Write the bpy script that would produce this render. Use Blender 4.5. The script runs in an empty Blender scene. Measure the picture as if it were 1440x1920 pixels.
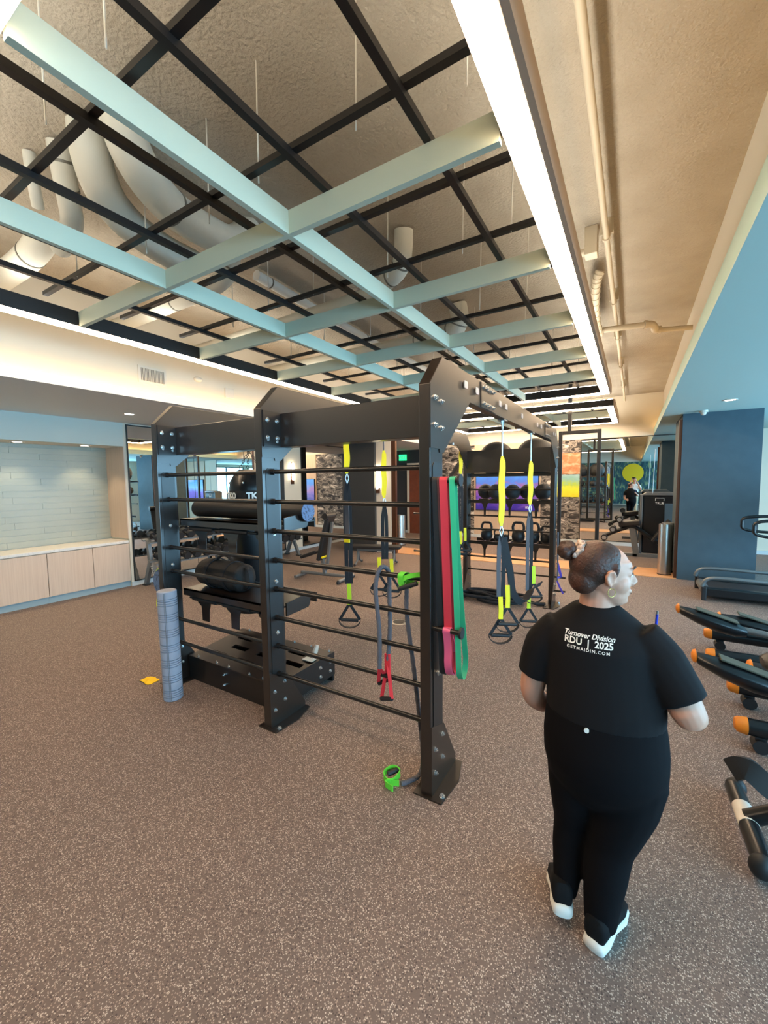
import bpy, bmesh, math, random
from mathutils import Vector, Matrix
from mathutils.bvhtree import BVHTree
R = math.radians
scene = bpy.context.scene
COL = scene.collection
random.seed(7)

# ------------------------------------------------------------------ camera
cam_data = bpy.data.cameras.new('camera')
cam = bpy.data.objects.new('camera', cam_data); COL.objects.link(cam)
cam_data.sensor_fit = 'VERTICAL'; cam_data.sensor_height = 36.0
cam_data.lens = 766.1 / 1920 * 36.0
cam_data.clip_start = 0.01; cam_data.clip_end = 200
yaw, pit, rol = R(31.384), R(4.326), R(-0.703)
fwd = Vector((-math.sin(yaw) * math.cos(pit), math.cos(yaw) * math.cos(pit), -math.sin(pit)))
rgt = Vector((math.cos(yaw), math.sin(yaw), 0)); upv = rgt.cross(fwd)
r2 = rgt * math.cos(rol) + upv * math.sin(rol); u2 = upv * math.cos(rol) - rgt * math.sin(rol)
M = Matrix((r2, u2, -fwd)).transposed().to_4x4(); M.translation = Vector((0, 0, 1.8))
cam.matrix_world = M
scene.camera = cam

# ------------------------------------------------------------------ world, exposure
world = bpy.data.worlds.new('daylight'); scene.world = world
world.use_nodes = True
bg = world.node_tree.nodes['Background']
bg.inputs[0].default_value = (0.33, 0.67, 0.95, 1); bg.inputs[1].default_value = 11.5
vs = scene.view_settings
vs.view_transform = 'Standard'; vs.look = 'None'; vs.gamma = 1.0; vs.use_curve_mapping = False
vs.exposure = 0.40
scene.cycles.max_bounces = 7; scene.cycles.diffuse_bounces = 3; scene.cycles.caustics_reflective = False; scene.cycles.caustics_refractive = False
LED_COL = (1.0, 0.72, 0.47); LED_STR = 30.0; LED_UP = 15.0
COVE_COL = (1.0, 0.62, 0.26); COVE_STR = 5.0

# ------------------------------------------------------------------ helpers
def lin(c):
    return tuple(((v / 255 + 0.055) / 1.055) ** 2.4 if v / 255 > 0.04045 else v / 255 / 12.92 for v in c)
MATS = {}
def mat(name, rgb, rough=0.5, metal=0.0, bump=None, vary=None, emit=None, spec=None, coat=0, trans=0):
    """rgb in sRGB 0-255; bump=(scale,strength); vary=(rgb2, scale, low, high)"""
    m = bpy.data.materials.new(name); m.use_nodes = True
    nt = m.node_tree; p = nt.nodes['Principled BSDF']
    p.inputs['Base Color'].default_value = (*lin(rgb), 1)
    p.inputs['Roughness'].default_value = rough; p.inputs['Metallic'].default_value = metal
    if spec is not None: p.inputs['Specular IOR Level'].default_value = spec
    if coat: p.inputs['Coat Weight'].default_value = coat
    if trans: p.inputs['Transmission Weight'].default_value = trans
    if emit:
        p.inputs['Emission Color'].default_value = (*emit[0], 1); p.inputs['Emission Strength'].default_value = emit[1]
    tc = None
    if bump or vary:
        tc = nt.nodes.new('ShaderNodeTexCoord')
    if vary:
        n = nt.nodes.new('ShaderNodeTexNoise'); n.inputs['Scale'].default_value = vary[1]; n.inputs['Detail'].default_value = 4
        nt.links.new(tc.outputs['Object'], n.inputs['Vector'])
        r = nt.nodes.new('ShaderNodeValToRGB')
        r.color_ramp.elements[0].position = vary[2]; r.color_ramp.elements[0].color = (*lin(rgb), 1)
        r.color_ramp.elements[1].position = vary[3]; r.color_ramp.elements[1].color = (*lin(vary[0]), 1)
        nt.links.new(n.outputs['Fac'], r.inputs['Fac']); nt.links.new(r.outputs['Color'], p.inputs['Base Color'])
    if bump:
        n = nt.nodes.new('ShaderNodeTexNoise'); n.inputs['Scale'].default_value = bump[0]; n.inputs['Detail'].default_value = 3
        nt.links.new(tc.outputs['Object'], n.inputs['Vector'])
        b = nt.nodes.new('ShaderNodeBump'); b.inputs['Strength'].default_value = bump[1]; b.inputs['Distance'].default_value = bump[2] if len(bump) > 2 else 0.01
        nt.links.new(n.outputs['Fac'], b.inputs['Height']); nt.links.new(b.outputs['Normal'], p.inputs['Normal'])
    MATS[name] = m
    return m

class MB:
    def __init__(s): s.v = []; s.f = []
    def add(s, vs, fs):
        k = len(s.v); s.v += [tuple(v) for v in vs]; s.f += [tuple(i + k for i in f) for f in fs]; return s
    def box(s, x0, x1, y0, y1, z0, z1):
        return s.add([(x0,y0,z0),(x1,y0,z0),(x1,y1,z0),(x0,y1,z0),(x0,y0,z1),(x1,y0,z1),(x1,y1,z1),(x0,y1,z1)],
                     [(3,2,1,0),(4,5,6,7),(0,1,5,4),(1,2,6,5),(2,3,7,6),(3,0,4,7)])
    def obox(s, c, ax, ay, az):
        """oriented box: centre and three half-axis vectors"""
        c, ax, ay, az = map(Vector, (c, ax, ay, az))
        vs = [c + ax*i + ay*j + az*k for k in (-1,1) for i, j in ((-1,-1),(1,-1),(1,1),(-1,1))]
        return s.add(vs, [(3,2,1,0),(4,5,6,7),(0,1,5,4),(1,2,6,5),(2,3,7,6),(3,0,4,7)])
    def prism(s, poly, axis, a, b):
        """polygon (p,q) extruded along axis; axis x: (y,z), y: (x,z), z: (x,y)"""
        n = len(poly)
        def P(p, q, w): return {'x': (w,p,q), 'y': (p,w,q), 'z': (p,q,w)}[axis]
        vs = [P(p,q,a) for p,q in poly] + [P(p,q,b) for p,q in poly]
        fs = [tuple(range(n)), tuple(range(2*n-1, n-1, -1))] + [(i, i+n, (i+1)%n+n, (i+1)%n) for i in range(n)]
        return s.add(vs, fs)
    def cyl(s, p0, p1, r, n=12, r2=None):
        p0, p1 = Vector(p0), Vector(p1); d = (p1-p0).normalized()
        u = d.orthogonal().normalized(); w = d.cross(u); r2 = r if r2 is None else r2
        vs = [p0 + (u*math.cos(2*math.pi*i/n) + w*math.sin(2*math.pi*i/n))*r for i in range(n)]
        vs += [p1 + (u*math.cos(2*math.pi*i/n) + w*math.sin(2*math.pi*i/n))*r2 for i in range(n)]
        return s.add(vs, [tuple(range(n-1,-1,-1)), tuple(range(n,2*n))] + [(i,(i+1)%n,(i+1)%n+n,i+n) for i in range(n)])
    def tube(s, pts, r, n=8, closed=False, flat=None):
        """tube along points; r number or list; flat=(wide dir, half width, half thick) makes a strap"""
        pts = [Vector(p) for p in pts]; m = len(pts); rs = r if isinstance(r, (list, tuple)) else [r]*m
        vs = []; prev = None
        for i, p in enumerate(pts):
            a = pts[i-1] if (i > 0 or closed) else p; b = pts[(i+1) % m] if (i < m-1 or closed) else p
            d = (b-a).normalized()
            if prev is None: u = d.orthogonal().normalized()
            else:
                u = prev - d*prev.dot(d)
                u = u.normalized() if u.length > 1e-6 else d.orthogonal().normalized()
            prev = u; w = d.cross(u)
            if flat:
                wd = Vector(flat[0]); wd = (wd - d*wd.dot(d)).normalized(); th = d.cross(wd)
                sc = rs[i]
                vs += [p + wd*flat[1]*sc*a_ + th*flat[2]*b_ for a_, b_ in ((-1,-1),(1,-1),(1,1),(-1,1))]
            else:
                vs += [p + (u*math.cos(2*math.pi*k/n) + w*math.sin(2*math.pi*k/n))*rs[i] for k in range(n)]
        if flat: n = 4
        fs = []
        for i in range(m if closed else m-1):
            for k in range(n):
                fs.append((i*n+k, i*n+(k+1)%n, ((i+1)%m)*n+(k+1)%n, ((i+1)%m)*n+k))
        if not closed: fs += [tuple(range(n-1,-1,-1)), tuple(range((m-1)*n, m*n))]
        return s.add(vs, fs)
    def loft(s, rings, cap=True):
        """rings: lists of equal length points"""
        n = len(rings[0]); vs = [p for r in rings for p in r]; fs = []
        for i in range(len(rings)-1):
            for k in range(n): fs.append((i*n+k, i*n+(k+1)%n, (i+1)*n+(k+1)%n, (i+1)*n+k))
        if cap: fs += [tuple(range(n-1,-1,-1)), tuple(range((len(rings)-1)*n, len(rings)*n))]
        return s.add(vs, fs)
    def ell(s, secs, n=20, p=2.0):
        """secs: (x,y,z,rx,ry) horizontal (super)ellipse sections"""
        rings = []
        for x,y,z,rx,ry in secs:
            ring = []
            for k in range(n):
                a = 2*math.pi*k/n; c, d = math.cos(a), math.sin(a)
                ring.append((x + rx*math.copysign(abs(c)**(2/p), c), y + ry*math.copysign(abs(d)**(2/p), d), z))
            rings.append(ring)
        return s.loft(rings)
    def lathe(s, prof, c, n=20):
        """prof: (r,z) along z at centre c"""
        return s.loft([[(c[0]+r*math.cos(2*math.pi*k/n), c[1]+r*math.sin(2*math.pi*k/n), c[2]+z) for k in range(n)] for r,z in prof])
    def ball(s, c, r, n=16, m=10, sc=(1,1,1)):
        prof = [(max(1e-4, r*math.sin(math.pi*i/m)), -r*math.cos(math.pi*i/m)) for i in range(m+1)]
        return s.loft([[(c[0]+q*math.cos(2*math.pi*k/n)*sc[0], c[1]+q*math.sin(2*math.pi*k/n)*sc[1], c[2]+z*sc[2]) for k in range(n)] for q,z in prof])
    def mesh(s, name, off=(0,0,0), smooth=None):
        me = bpy.data.meshes.new(name)
        me.from_pydata([(v[0]-off[0], v[1]-off[1], v[2]-off[2]) for v in s.v], [], s.f)
        bm = bmesh.new(); bm.from_mesh(me); bmesh.ops.recalc_face_normals(bm, faces=bm.faces)
        if smooth is not None:
            lim = R(smooth)
            for f in bm.faces: f.smooth = True
            for e in bm.edges:
                if len(e.link_faces) == 2 and e.calc_face_angle(0) > lim: e.smooth = False
        bm.to_mesh(me); bm.free()
        return me
    def bounds_base(s):
        xs, ys, zs = zip(*s.v)
        return ((min(xs)+max(xs))/2, (min(ys)+max(ys))/2, min(zs))

ORG = {}
def build(mb, name, m, parent=None, smooth=None, label=None, cat=None, group=None, kind=None, bevel=0):
    off = ORG[parent.name] if parent else mb.bounds_base()
    me = mb.mesh(name, off, smooth) if isinstance(mb, MB) else mb
    me.materials.append(m if not isinstance(m, str) else MATS[m])
    o = bpy.data.objects.new(name, me); COL.objects.link(o)
    if parent: o.parent = parent
    else: o.location = off
    ORG[o.name] = off
    if bevel:
        b = o.modifiers.new('bevel', 'BEVEL'); b.width = bevel; b.segments = 2; b.limit_method = 'ANGLE'; b.angle_limit = R(40)
        b.harden_normals = False
    tagp(o, label, cat, group, kind)
    return o
def tagp(o, label=None, cat=None, group=None, kind=None):
    if label: o['label'] = label
    if cat: o['category'] = cat
    if group: o['group'] = group
    if kind: o['kind'] = kind
def thing(name, label, cat, loc, rotz=0, group=None, local=False):
    o = bpy.data.objects.new(name, None); COL.objects.link(o); o.empty_display_size = 0.1
    o.location = loc; o.rotation_euler = (0, 0, rotz)
    ORG[o.name] = (0,0,0) if local else tuple(loc)
    tagp(o, label, cat, group)
    return o
def clone(src, loc, rotz=None, label=None, parent=None):
    c = src.copy(); COL.objects.link(c)
    if parent is None:
        c.location = loc
        if rotz is not None: c.rotation_euler = (0, 0, rotz)
        if label: c['label'] = label
    else: c.parent = parent
    ORG[c.name] = ORG.get(src.name, (0,0,0))
    for ch in list(src.children):
        clone(ch, None, parent=c)
    return c
def box(*a): return MB().box(*a)
def cyl(*a, **k): return MB().cyl(*a, **k)

# ------------------------------------------------------------------ materials
def floor_mat():
    m = bpy.data.materials.new('rubber_floor'); m.use_nodes = True; nt = m.node_tree; p = nt.nodes['Principled BSDF']
    tc = nt.nodes.new('ShaderNodeTexCoord')
    def voro(scale, thr, c, prev):
        v = nt.nodes.new('ShaderNodeTexVoronoi'); v.inputs['Scale'].default_value = scale
        nt.links.new(tc.outputs['Object'], v.inputs['Vector'])
        sep = nt.nodes.new('ShaderNodeSeparateColor'); nt.links.new(v.outputs['Color'], sep.inputs['Color'])
        g = nt.nodes.new('ShaderNodeMath'); g.operation = 'GREATER_THAN'; g.inputs[1].default_value = thr
        nt.links.new(sep.outputs['Red'], g.inputs[0])
        d = nt.nodes.new('ShaderNodeMath'); d.operation = 'LESS_THAN'; d.inputs[1].default_value = 0.42
        nt.links.new(v.outputs['Distance'], d.inputs[0])
        mu = nt.nodes.new('ShaderNodeMath'); mu.operation = 'MULTIPLY'
        nt.links.new(g.outputs[0], mu.inputs[0]); nt.links.new(d.outputs[0], mu.inputs[1])
        mx = nt.nodes.new('ShaderNodeMix'); mx.data_type = 'RGBA'
        nt.links.new(mu.outputs[0], mx.inputs['Factor'])
        if isinstance(prev, tuple): mx.inputs['A'].default_value = (*lin(prev), 1)
        else: nt.links.new(prev, mx.inputs['A'])
        mx.inputs['B'].default_value = (*lin(c), 1)
        return mx.outputs['Result']
    c = voro(150, 0.55, (158, 138, 127), (112, 96, 89))
    c = voro(170, 0.72, (198, 184, 172), c)
    c = voro(120, 0.80, (82, 70, 66), c)
    nt.links.new(c, p.inputs['Base Color'])
    p.inputs['Roughness'].default_value = 0.62; p.inputs['Specular IOR Level'].default_value = 0.35
    n = nt.nodes.new('ShaderNodeTexNoise'); n.inputs['Scale'].default_value = 220
    nt.links.new(tc.outputs['Object'], n.inputs['Vector'])
    b = nt.nodes.new('ShaderNodeBump'); b.inputs['Strength'].default_value = 0.25; b.inputs['Distance'].default_value = 0.004
    nt.links.new(n.outputs['Fac'], b.inputs['Height']); nt.links.new(b.outputs['Normal'], p.inputs['Normal'])
    MATS['rubber_floor'] = m
floor_mat()
def wood_mat(name, c1, c2, axis, rough=0.45):
    m = bpy.data.materials.new(name); m.use_nodes = True; nt = m.node_tree; p = nt.nodes['Principled BSDF']
    tc = nt.nodes.new('ShaderNodeTexCoord'); mp = nt.nodes.new('ShaderNodeMapping')
    sc = [60, 60, 60]; sc['xyz'.index(axis)] = 1.5; mp.inputs['Scale'].default_value = sc
    n = nt.nodes.new('ShaderNodeTexNoise'); n.inputs['Scale'].default_value = 1.0; n.inputs['Detail'].default_value = 6
    nt.links.new(tc.outputs['Object'], mp.inputs['Vector']); nt.links.new(mp.outputs['Vector'], n.inputs['Vector'])
    r = nt.nodes.new('ShaderNodeValToRGB'); r.color_ramp.elements[0].position = 0.3; r.color_ramp.elements[1].position = 0.7
    r.color_ramp.elements[0].color = (*lin(c1), 1); r.color_ramp.elements[1].color = (*lin(c2), 1)
    nt.links.new(n.outputs['Fac'], r.inputs['Fac']); nt.links.new(r.outputs['Color'], p.inputs['Base Color'])
    p.inputs['Roughness'].default_value = rough
    MATS[name] = m
wood_mat('wood_v', (204, 178, 156), (216, 192, 170), 'z'); wood_mat('wood_band', (205, 150, 105), (222, 172, 125), 'x')
wood_mat('wood_wall', (205, 178, 150), (220, 196, 170), 'z')
mat('concrete', (172, 162, 146), 0.95, bump=(42, 0.9, 0.015), vary=((162, 151, 134), 3, 0.3, 0.7))
mat('white_paint', (222, 214, 200), 0.7); mat('soffit_paint', (226, 228, 224), 0.75)
mat('cyan_lit_paint', (178, 206, 200), 0.75); mat('cream_paint', (226, 216, 196), 0.75)  # right lower ceiling is white paint; cyan window light is tinted into its colour
mat('blue_column', (66, 88, 100), 0.7, vary=((60, 82, 94), 6, 0.3, 0.7), bump=(300, 0.15))
mat('charcoal_paint', (52, 54, 56), 0.7); mat('soft_blue_paint', (206, 214, 206), 0.7)
mat('niche_tile', (176, 176, 160), 0.3, vary=((166, 168, 154), 3, 0.3, 0.7)); mat('grout', (205, 210, 202), 0.8)
mat('counter_stone', (228, 222, 214), 0.3, vary=((205, 198, 190), 30, 0.55, 0.8))
mat('mirror', (235, 238, 236), 0.0, 1.0); mat('trim_black', (26, 25, 25), 0.4)
mat('base_white', (205, 212, 214), 0.5); mat('toe_kick', (150, 170, 176), 0.5)
mat('beam_white', (196, 204, 184), 0.6); mat('bar_black', (18, 14, 14), 0.5); mat('fixture_dark', (26, 20, 18), 0.5)
mat('fixture_side', (190, 165, 145), 0.5)
mat('duct_white', (205, 202, 188), 0.7, bump=(40, 0.1)); mat('duct_band', (120, 116, 106), 0.5, 0.5)
mat('pipe_paint', (186, 172, 148), 0.6); mat('cable', (205, 200, 188), 0.5)
mat('led', (255, 245, 230), 0.5, emit=(LED_COL, LED_STR)); mat('led_up', (255, 240, 220), 0.5, emit=((1.0, 0.94, 0.82), LED_UP)); mat('cove_led', (255, 220, 170), 0.5, emit=(COVE_COL, COVE_STR)); mat('cove_led_right', (255, 220, 170), 0.5, emit=(COVE_COL, COVE_STR * 1.3))
mat('lamp_lens', (255, 240, 220), 0.5, emit=((1.0, 0.86, 0.68), 9.0)); mat('sconce_glass', (255, 240, 215), 0.5, emit=((1.0, 0.85, 0.6), 26.0))
mat('bronze', (92, 58, 40), 0.4, 0.6)
mat('steel_black', (30, 20, 14), 0.28, 0.0, spec=1.0); mat('steel_black2', (16, 13, 12), 0.36, 0.0, spec=0.8)
mat('rung_black', (20, 16, 14), 0.28, 0.0, spec=0.7); mat('bolt_zinc', (205, 208, 208), 0.25, 0.9); mat('sticker', (190, 188, 190), 0.35, 0.7)
mat('vinyl_black', (24, 21, 20), 0.45, bump=(60, 0.1)); mat('canvas_black', (30, 27, 26), 0.75, bump=(120, 0.3))
mat('rubber_black', (30, 30, 32), 0.55); mat('webbing', (22, 23, 28), 0.7, bump=(200, 0.2)); mat('webbing_grey', (84, 84, 90), 0.7)
mat('strap_yellow', (244, 226, 24), 0.55); mat('strap_lime', (204, 232, 40), 0.55); mat('steel', (196, 198, 200), 0.28, 0.95)
mat('brushed_steel', (188, 182, 174), 0.32, 1.0)
mat('foam_grey', (148, 156, 172), 0.75, bump=(90, 0.15)); mat('cloth_yellow', (246, 200, 20), 0.7); mat('foam_cap', (92, 116, 152), 0.7, vary=((60, 74, 96), 60, 0.5, 0.6))
mat('band_red', (206, 52, 66), 0.5); mat('band_pink', (236, 96, 130), 0.45); mat('band_green', (52, 178, 130), 0.45); mat('band_maroon', (86, 48, 48), 0.5)
mat('tube_sleeve', (92, 92, 100), 0.8, bump=(140, 0.5)); mat('nylon_green', (104, 214, 58), 0.6); mat('nylon_red', (226, 48, 56), 0.6); mat('nylon_purple', (80, 70, 190), 0.6)
mat('machine_black', (20, 22, 25), 0.3, 0.0); mat('machine_grey', (120, 124, 126), 0.35, 0.5); mat('orange_plastic', (240, 142, 40), 0.45)
mat('upholstery', (30, 28, 28), 0.5); mat('pedal_tread', (70, 74, 62), 0.8); mat('label_white', (232, 226, 216), 0.6)
mat('rope_black', (30, 31, 36), 0.85, bump=(120, 0.6)); mat('iron_black', (36, 36, 38), 0.45, 0.3); mat('ball_black', (40, 42, 44), 0.6, bump=(140, 0.2))
mat('print_white', (240, 238, 232), 0.6); mat('print_grey', (165, 168, 170), 0.6)
mat('exit_green', (30, 190, 90), 0.5, emit=((0.02, 0.75, 0.25), 1.6)); mat('door_brown', (128, 66, 40), 0.5, vary=((112, 56, 34), 8, 0.3, 0.7))
mat('window_frame', (60, 64, 68), 0.4, 0.5)
mat('skin', (206, 152, 128), 0.5); mat('skin_warm', (198, 140, 112), 0.5)
mat('hair', (56, 36, 28), 0.5, vary=((92, 50, 34), 14, 0.45, 0.75), bump=(90, 0.4)); mat('scrunchie', (228, 206, 192), 0.8, vary=((150, 112, 92), 45, 0.45, 0.6))
mat('shirt_black', (18, 16, 18), 0.9, spec=0.25, bump=(9, 0.35)); mat('legging_black', (12, 10, 13), 0.85, spec=0.12); mat('shoe_black', (16, 16, 18), 0.8, spec=0.2); mat('sole_white', (232, 228, 220), 0.6)
mat('gold', (226, 196, 120), 0.25, 0.9); mat('dark_line', (30, 20, 18), 0.5); mat('pen_blue', (40, 60, 190), 0.4)
mat('shirt_white', (226, 226, 226), 0.8); mat('trouser_beige', (196, 178, 150), 0.8); mat('phone_black', (20, 20, 22), 0.2)
# ------------------------------------------------------------------ picture-like materials (flat print)
def ramp_mat(name, stops, scale=(1,1,1), detail=5, noise=3.0, distort=0.0, axis=None, mix=0.5, emit=0.0, rough=0.6):
    m = bpy.data.materials.new(name); m.use_nodes = True; nt = m.node_tree; p = nt.nodes['Principled BSDF']
    tc = nt.nodes.new('ShaderNodeTexCoord'); mp = nt.nodes.new('ShaderNodeMapping'); mp.inputs['Scale'].default_value = scale
    nt.links.new(tc.outputs['Generated'], mp.inputs['Vector'])
    n = nt.nodes.new('ShaderNodeTexNoise'); n.inputs['Scale'].default_value = noise; n.inputs['Detail'].default_value = detail
    n.inputs['Distortion'].default_value = distort; nt.links.new(mp.outputs['Vector'], n.inputs['Vector'])
    fac = n.outputs['Fac']
    if axis:
        sx = nt.nodes.new('ShaderNodeSeparateXYZ'); nt.links.new(tc.outputs['Generated'], sx.inputs[0])
        mm = nt.nodes.new('ShaderNodeMix'); mm.data_type = 'FLOAT'; mm.inputs['Factor'].default_value = mix
        nt.links.new(sx.outputs[axis], mm.inputs['A']); nt.links.new(fac, mm.inputs['B']); fac = mm.outputs['Result']
    r = nt.nodes.new('ShaderNodeValToRGB'); e = r.color_ramp.elements
    while len(e) < len(stops): e.new(0.5)
    for el, (pos, c) in zip(e, stops): el.position = pos; el.color = (*lin(c), 1)
    nt.links.new(fac, r.inputs['Fac']); nt.links.new(r.outputs['Color'], p.inputs['Base Color'])
    p.inputs['Roughness'].default_value = rough
    if emit:
        nt.links.new(r.outputs['Color'], p.inputs['Emission Color']); p.inputs['Emission Strength'].default_value = emit
    MATS[name] = m
ramp_mat('stone_wallpaper', [(0.34, (20, 19, 20)), (0.45, (66, 61, 58)), (0.50, (170, 160, 148)), (0.55, (60, 55, 52)), (0.66, (226, 216, 204))], (2.2, 1, 3.2), 8, 7.0, 1.0)
ramp_mat('screen_purple', [(0.0, (30, 20, 80)), (0.3, (60, 44, 140)), (0.48, (120, 80, 170)), (0.58, (150, 96, 160)), (0.68, (80, 120, 210)), (1.0, (70, 160, 240))], (1, 1, 1), 4, 4.0, 0.5, 'Z', 0.45, 0.32, 0.2)
ramp_mat('screen_blue', [(0.0, (60, 60, 130)), (0.4, (110, 100, 180)), (0.55, (120, 170, 220)), (1.0, (50, 130, 210))], (1, 1, 1), 4, 3.0, 0.5, 'Z', 0.25, 0.8, 0.2)
ramp_mat('painting_tan', [(0.35, (196, 128, 84)), (0.5, (204, 146, 104)), (0.62, (226, 186, 150))], (1, 1, 2), 6, 3.0, 0.6)
ramp_mat('painting_meadow', [(0.2, (232, 220, 40)), (0.42, (244, 236, 60)), (0.55, (190, 216, 90)), (0.7, (150, 200, 190)), (0.9, (190, 214, 220))], (1, 1, 1), 5, 5.0, 0.4, 'Z', 0.35)
ramp_mat('mural_leaves', [(0.3, (20, 46, 52)), (0.46, (34, 74, 84)), (0.56, (66, 104, 90)), (0.64, (150, 160, 110)), (0.75, (40, 80, 96))], (6, 1, 2), 3, 3.0, 0.8)

# ------------------------------------------------------------------ shell
def struct(mb, name, m, label=None, parent=None, smooth=None):
    return build(mb, name, m, parent, smooth, label=label, kind='structure')
struct(box(-8.3, 5.7, -7.5, 12.7, -0.1, 0), 'floor', 'rubber_floor', 'speckled brown rubber gym floor')
struct(box(-5.4, 0.70, 8.78, 9.6, 0, 0.012), 'trim_1', 'wood_band', 'light wood strip laid across the rubber floor')
# concrete ceiling and the lower ceilings on both sides with their cove lips
struct(box(-5.55, 0.75, -7.5, 12.7, 3.95, 4.1), 'ceiling', 'concrete', 'rough sprayed concrete ceiling')
s = MB(); s.box(0.41, 5.7, -7.5, 12.55, 2.89, 2.99); s.box(0.41, 0.44, -7.5, 12.55, 2.99, 3.05)
struct(s, 'ceiling', 'cyan_lit_paint', 'lower flat ceiling beside the windows')
struct(box(0.58, 0.75, -7.5, 12.55, 2.99, 3.95), 'wall_bulkhead_right', 'cream_paint', 'beige bulkhead above the right lower ceiling')
s = MB(); s.box(-8.3, -5.2, -7.5, 12.55, 2.85, 2.92); s.box(-5.23, -5.2, -7.5, 12.55, 2.92, 2.955)
struct(s, 'ceiling', 'soffit_paint', 'lower grey ceiling above the cabinets')
struct(box(-5.55, -5.37, -7.5, 12.55, 2.92, 3.95), 'wall_bulkhead_left', 'cream_paint', 'cream bulkhead wall above the left cove')
# left wall with the niche
w = MB(); w.box(-8.3, -7.535, 3.75, 12.6, 0, 2.85); w.box(-8.3, -7.535, -7.5, -1.2, 0, 2.85)
wall_left = struct(w, 'wall_left', 'cream_paint', 'cream left wall carrying the mirrors')
struct(box(-7.62, -7.535, -1.2, 3.75, 2.45, 2.85), 'trim_2', 'soft_blue_paint', 'pale blue fascia above the tiled niche')
struct(box(-8.3, -7.62, -1.2, 3.75, 2.45, 2.55), 'trim_3', 'white_paint', 'white underside of the niche')
niche = struct(box(-8.3, -8.15, -1.2, 3.75, 0, 2.45), 'wall_niche', 'grout', 'niche wall of long pale green tiles')
row_h = 0.098
for r_ in range(17):
    z0 = 0.83 + r_ * row_h; z1 = min(z0 + row_h - 0.003, 2.45)
    y = 3.75 - (0.25 + 0.37 * ((r_ * 5) % 4)); ys = [3.75]
    while y > 0.6: ys.append(y); y -= 1.22
    for a, b in zip(ys, ys[1:]):
        build(box(-8.15, -8.138, b + 0.0015, a - 0.0015, z0, z1), 'tile', 'niche_tile', niche)
struct(box(-8.138, -7.535, 3.735, 3.75, 0.85, 2.45), 'trim_4', 'wood_v', 'light wood end panel of the niche')
struct(box(-7.535, -7.52, 3.75, 12.55, 0, 0.075), 'baseboard_left', 'base_white', 'white baseboard along the left mirrors')
# back wall, rear wall, right window wall
wall_back = struct(box(-8.3, 5.7, 12.55, 12.7, 0, 4.0), 'wall_back', 'cream_paint', 'cream far wall')
wp = MB(); wp.box(-5.55, -4.28, 12.535, 12.55, 0, 2.88); wp.box(-2.3, -1.27, 12.535, 12.55, 0, 2.88)
build(wp, 'wallpaper', 'stone_wallpaper', wall_back, label='black and white stone pattern wallpaper')
build(box(-4.28, -2.3, 12.51, 12.55, 0, 2.88), 'wood_panel', 'wood_wall', wall_back, label='pale wood wall panel behind the screen')
build(box(2.8, 4.8, 12.51, 12.55, 0, 2.88), 'wood_panel', 'wood_wall', wall_back)
build(box(-8.3, -5.55, 12.53, 12.55, 0, 2.85), 'dark_panel', 'charcoal_paint', wall_back)
struct(box(-7.5, 5.6, 12.5, 12.535, 0, 0.09), 'baseboard_back', 'base_white', 'pale baseboard along the far wall')
struct(box(-8.3, 5.7, -7.6, -7.45, 0, 4.0), 'wall_rear', 'cream_paint', 'rear wall seen only in the mirror')
# windows in the right wall
wr = MB(); wins = [(-6.9, -3.6), (-3.2, 0.1), (0.5, 3.8), (4.2, 7.5), (7.9, 10.4)]
zb, zt = 0.12, 2.75
wr.box(5.5, 5.7, -7.5, 12.6, 0, zb); wr.box(5.5, 5.7, -7.5, 12.6, zt, 2.95)
edges = [-7.5] + [e for a in wins for e in a] + [12.6]
for a, b in zip(edges[0::2], edges[1::2]): wr.box(5.5, 5.7, a, b, zb, zt)
struct(wr, 'wall_right', 'cream_paint', 'cream window wall on the right')
for i, (a, b) in enumerate(wins):
    fr = MB(); t = 0.05
    fr.box(5.55, 5.63, a, a + t, zb, zt); fr.box(5.55, 5.63, b - t, b, zb, zt); fr.box(5.55, 5.63, a, b, zb, zb + t); fr.box(5.55, 5.63, a, b, zt - t, zt)
    m_ = (a + b) / 2; fr.box(5.55, 5.63, m_ - t/2, m_ + t/2, zb, zt)
    struct(fr, 'window_%d' % (i + 1), 'window_frame', 'dark framed tall window in the right wall')
    ld = bpy.data.lights.new('window_portal', 'AREA'); ld.shape = 'RECTANGLE'; ld.size = zt - zb; ld.size_y = b - a
    ld.cycles.is_portal = True
    lo = bpy.data.objects.new('window_portal', ld); COL.objects.link(lo); lo.location = (5.66, m_, (zb + zt) / 2); lo.rotation_euler = (0, R(90), 0)
# blue column on the right, charcoal column on the left
struct(box(0.70, 1.75, 8.8, 10.2, 0, 2.89), 'wall_column_right', 'blue_column', 'dark blue square column by the windows')
struct(box(0.655, 0.70, 8.82, 8.87, 0, 2.80), 'trim_5', 'bronze', 'bronze edge strip on the blue column')
struct(box(-6.48, -5.53, 8.62, 9.5, 0, 2.85), 'wall_column_left', 'charcoal_paint', 'charcoal square column near the left mirror')
struct(box(-5.53, -5.10, 8.70, 8.80, 0.0, 2.85), 'trim_6', 'white_paint', 'white panel beside the charcoal column')
struct(box(-5.10, -4.98, 8.72, 8.80, 0.0, 2.85), 'trim_7', 'bronze', 'bronze strip beside the white panel')
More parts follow.
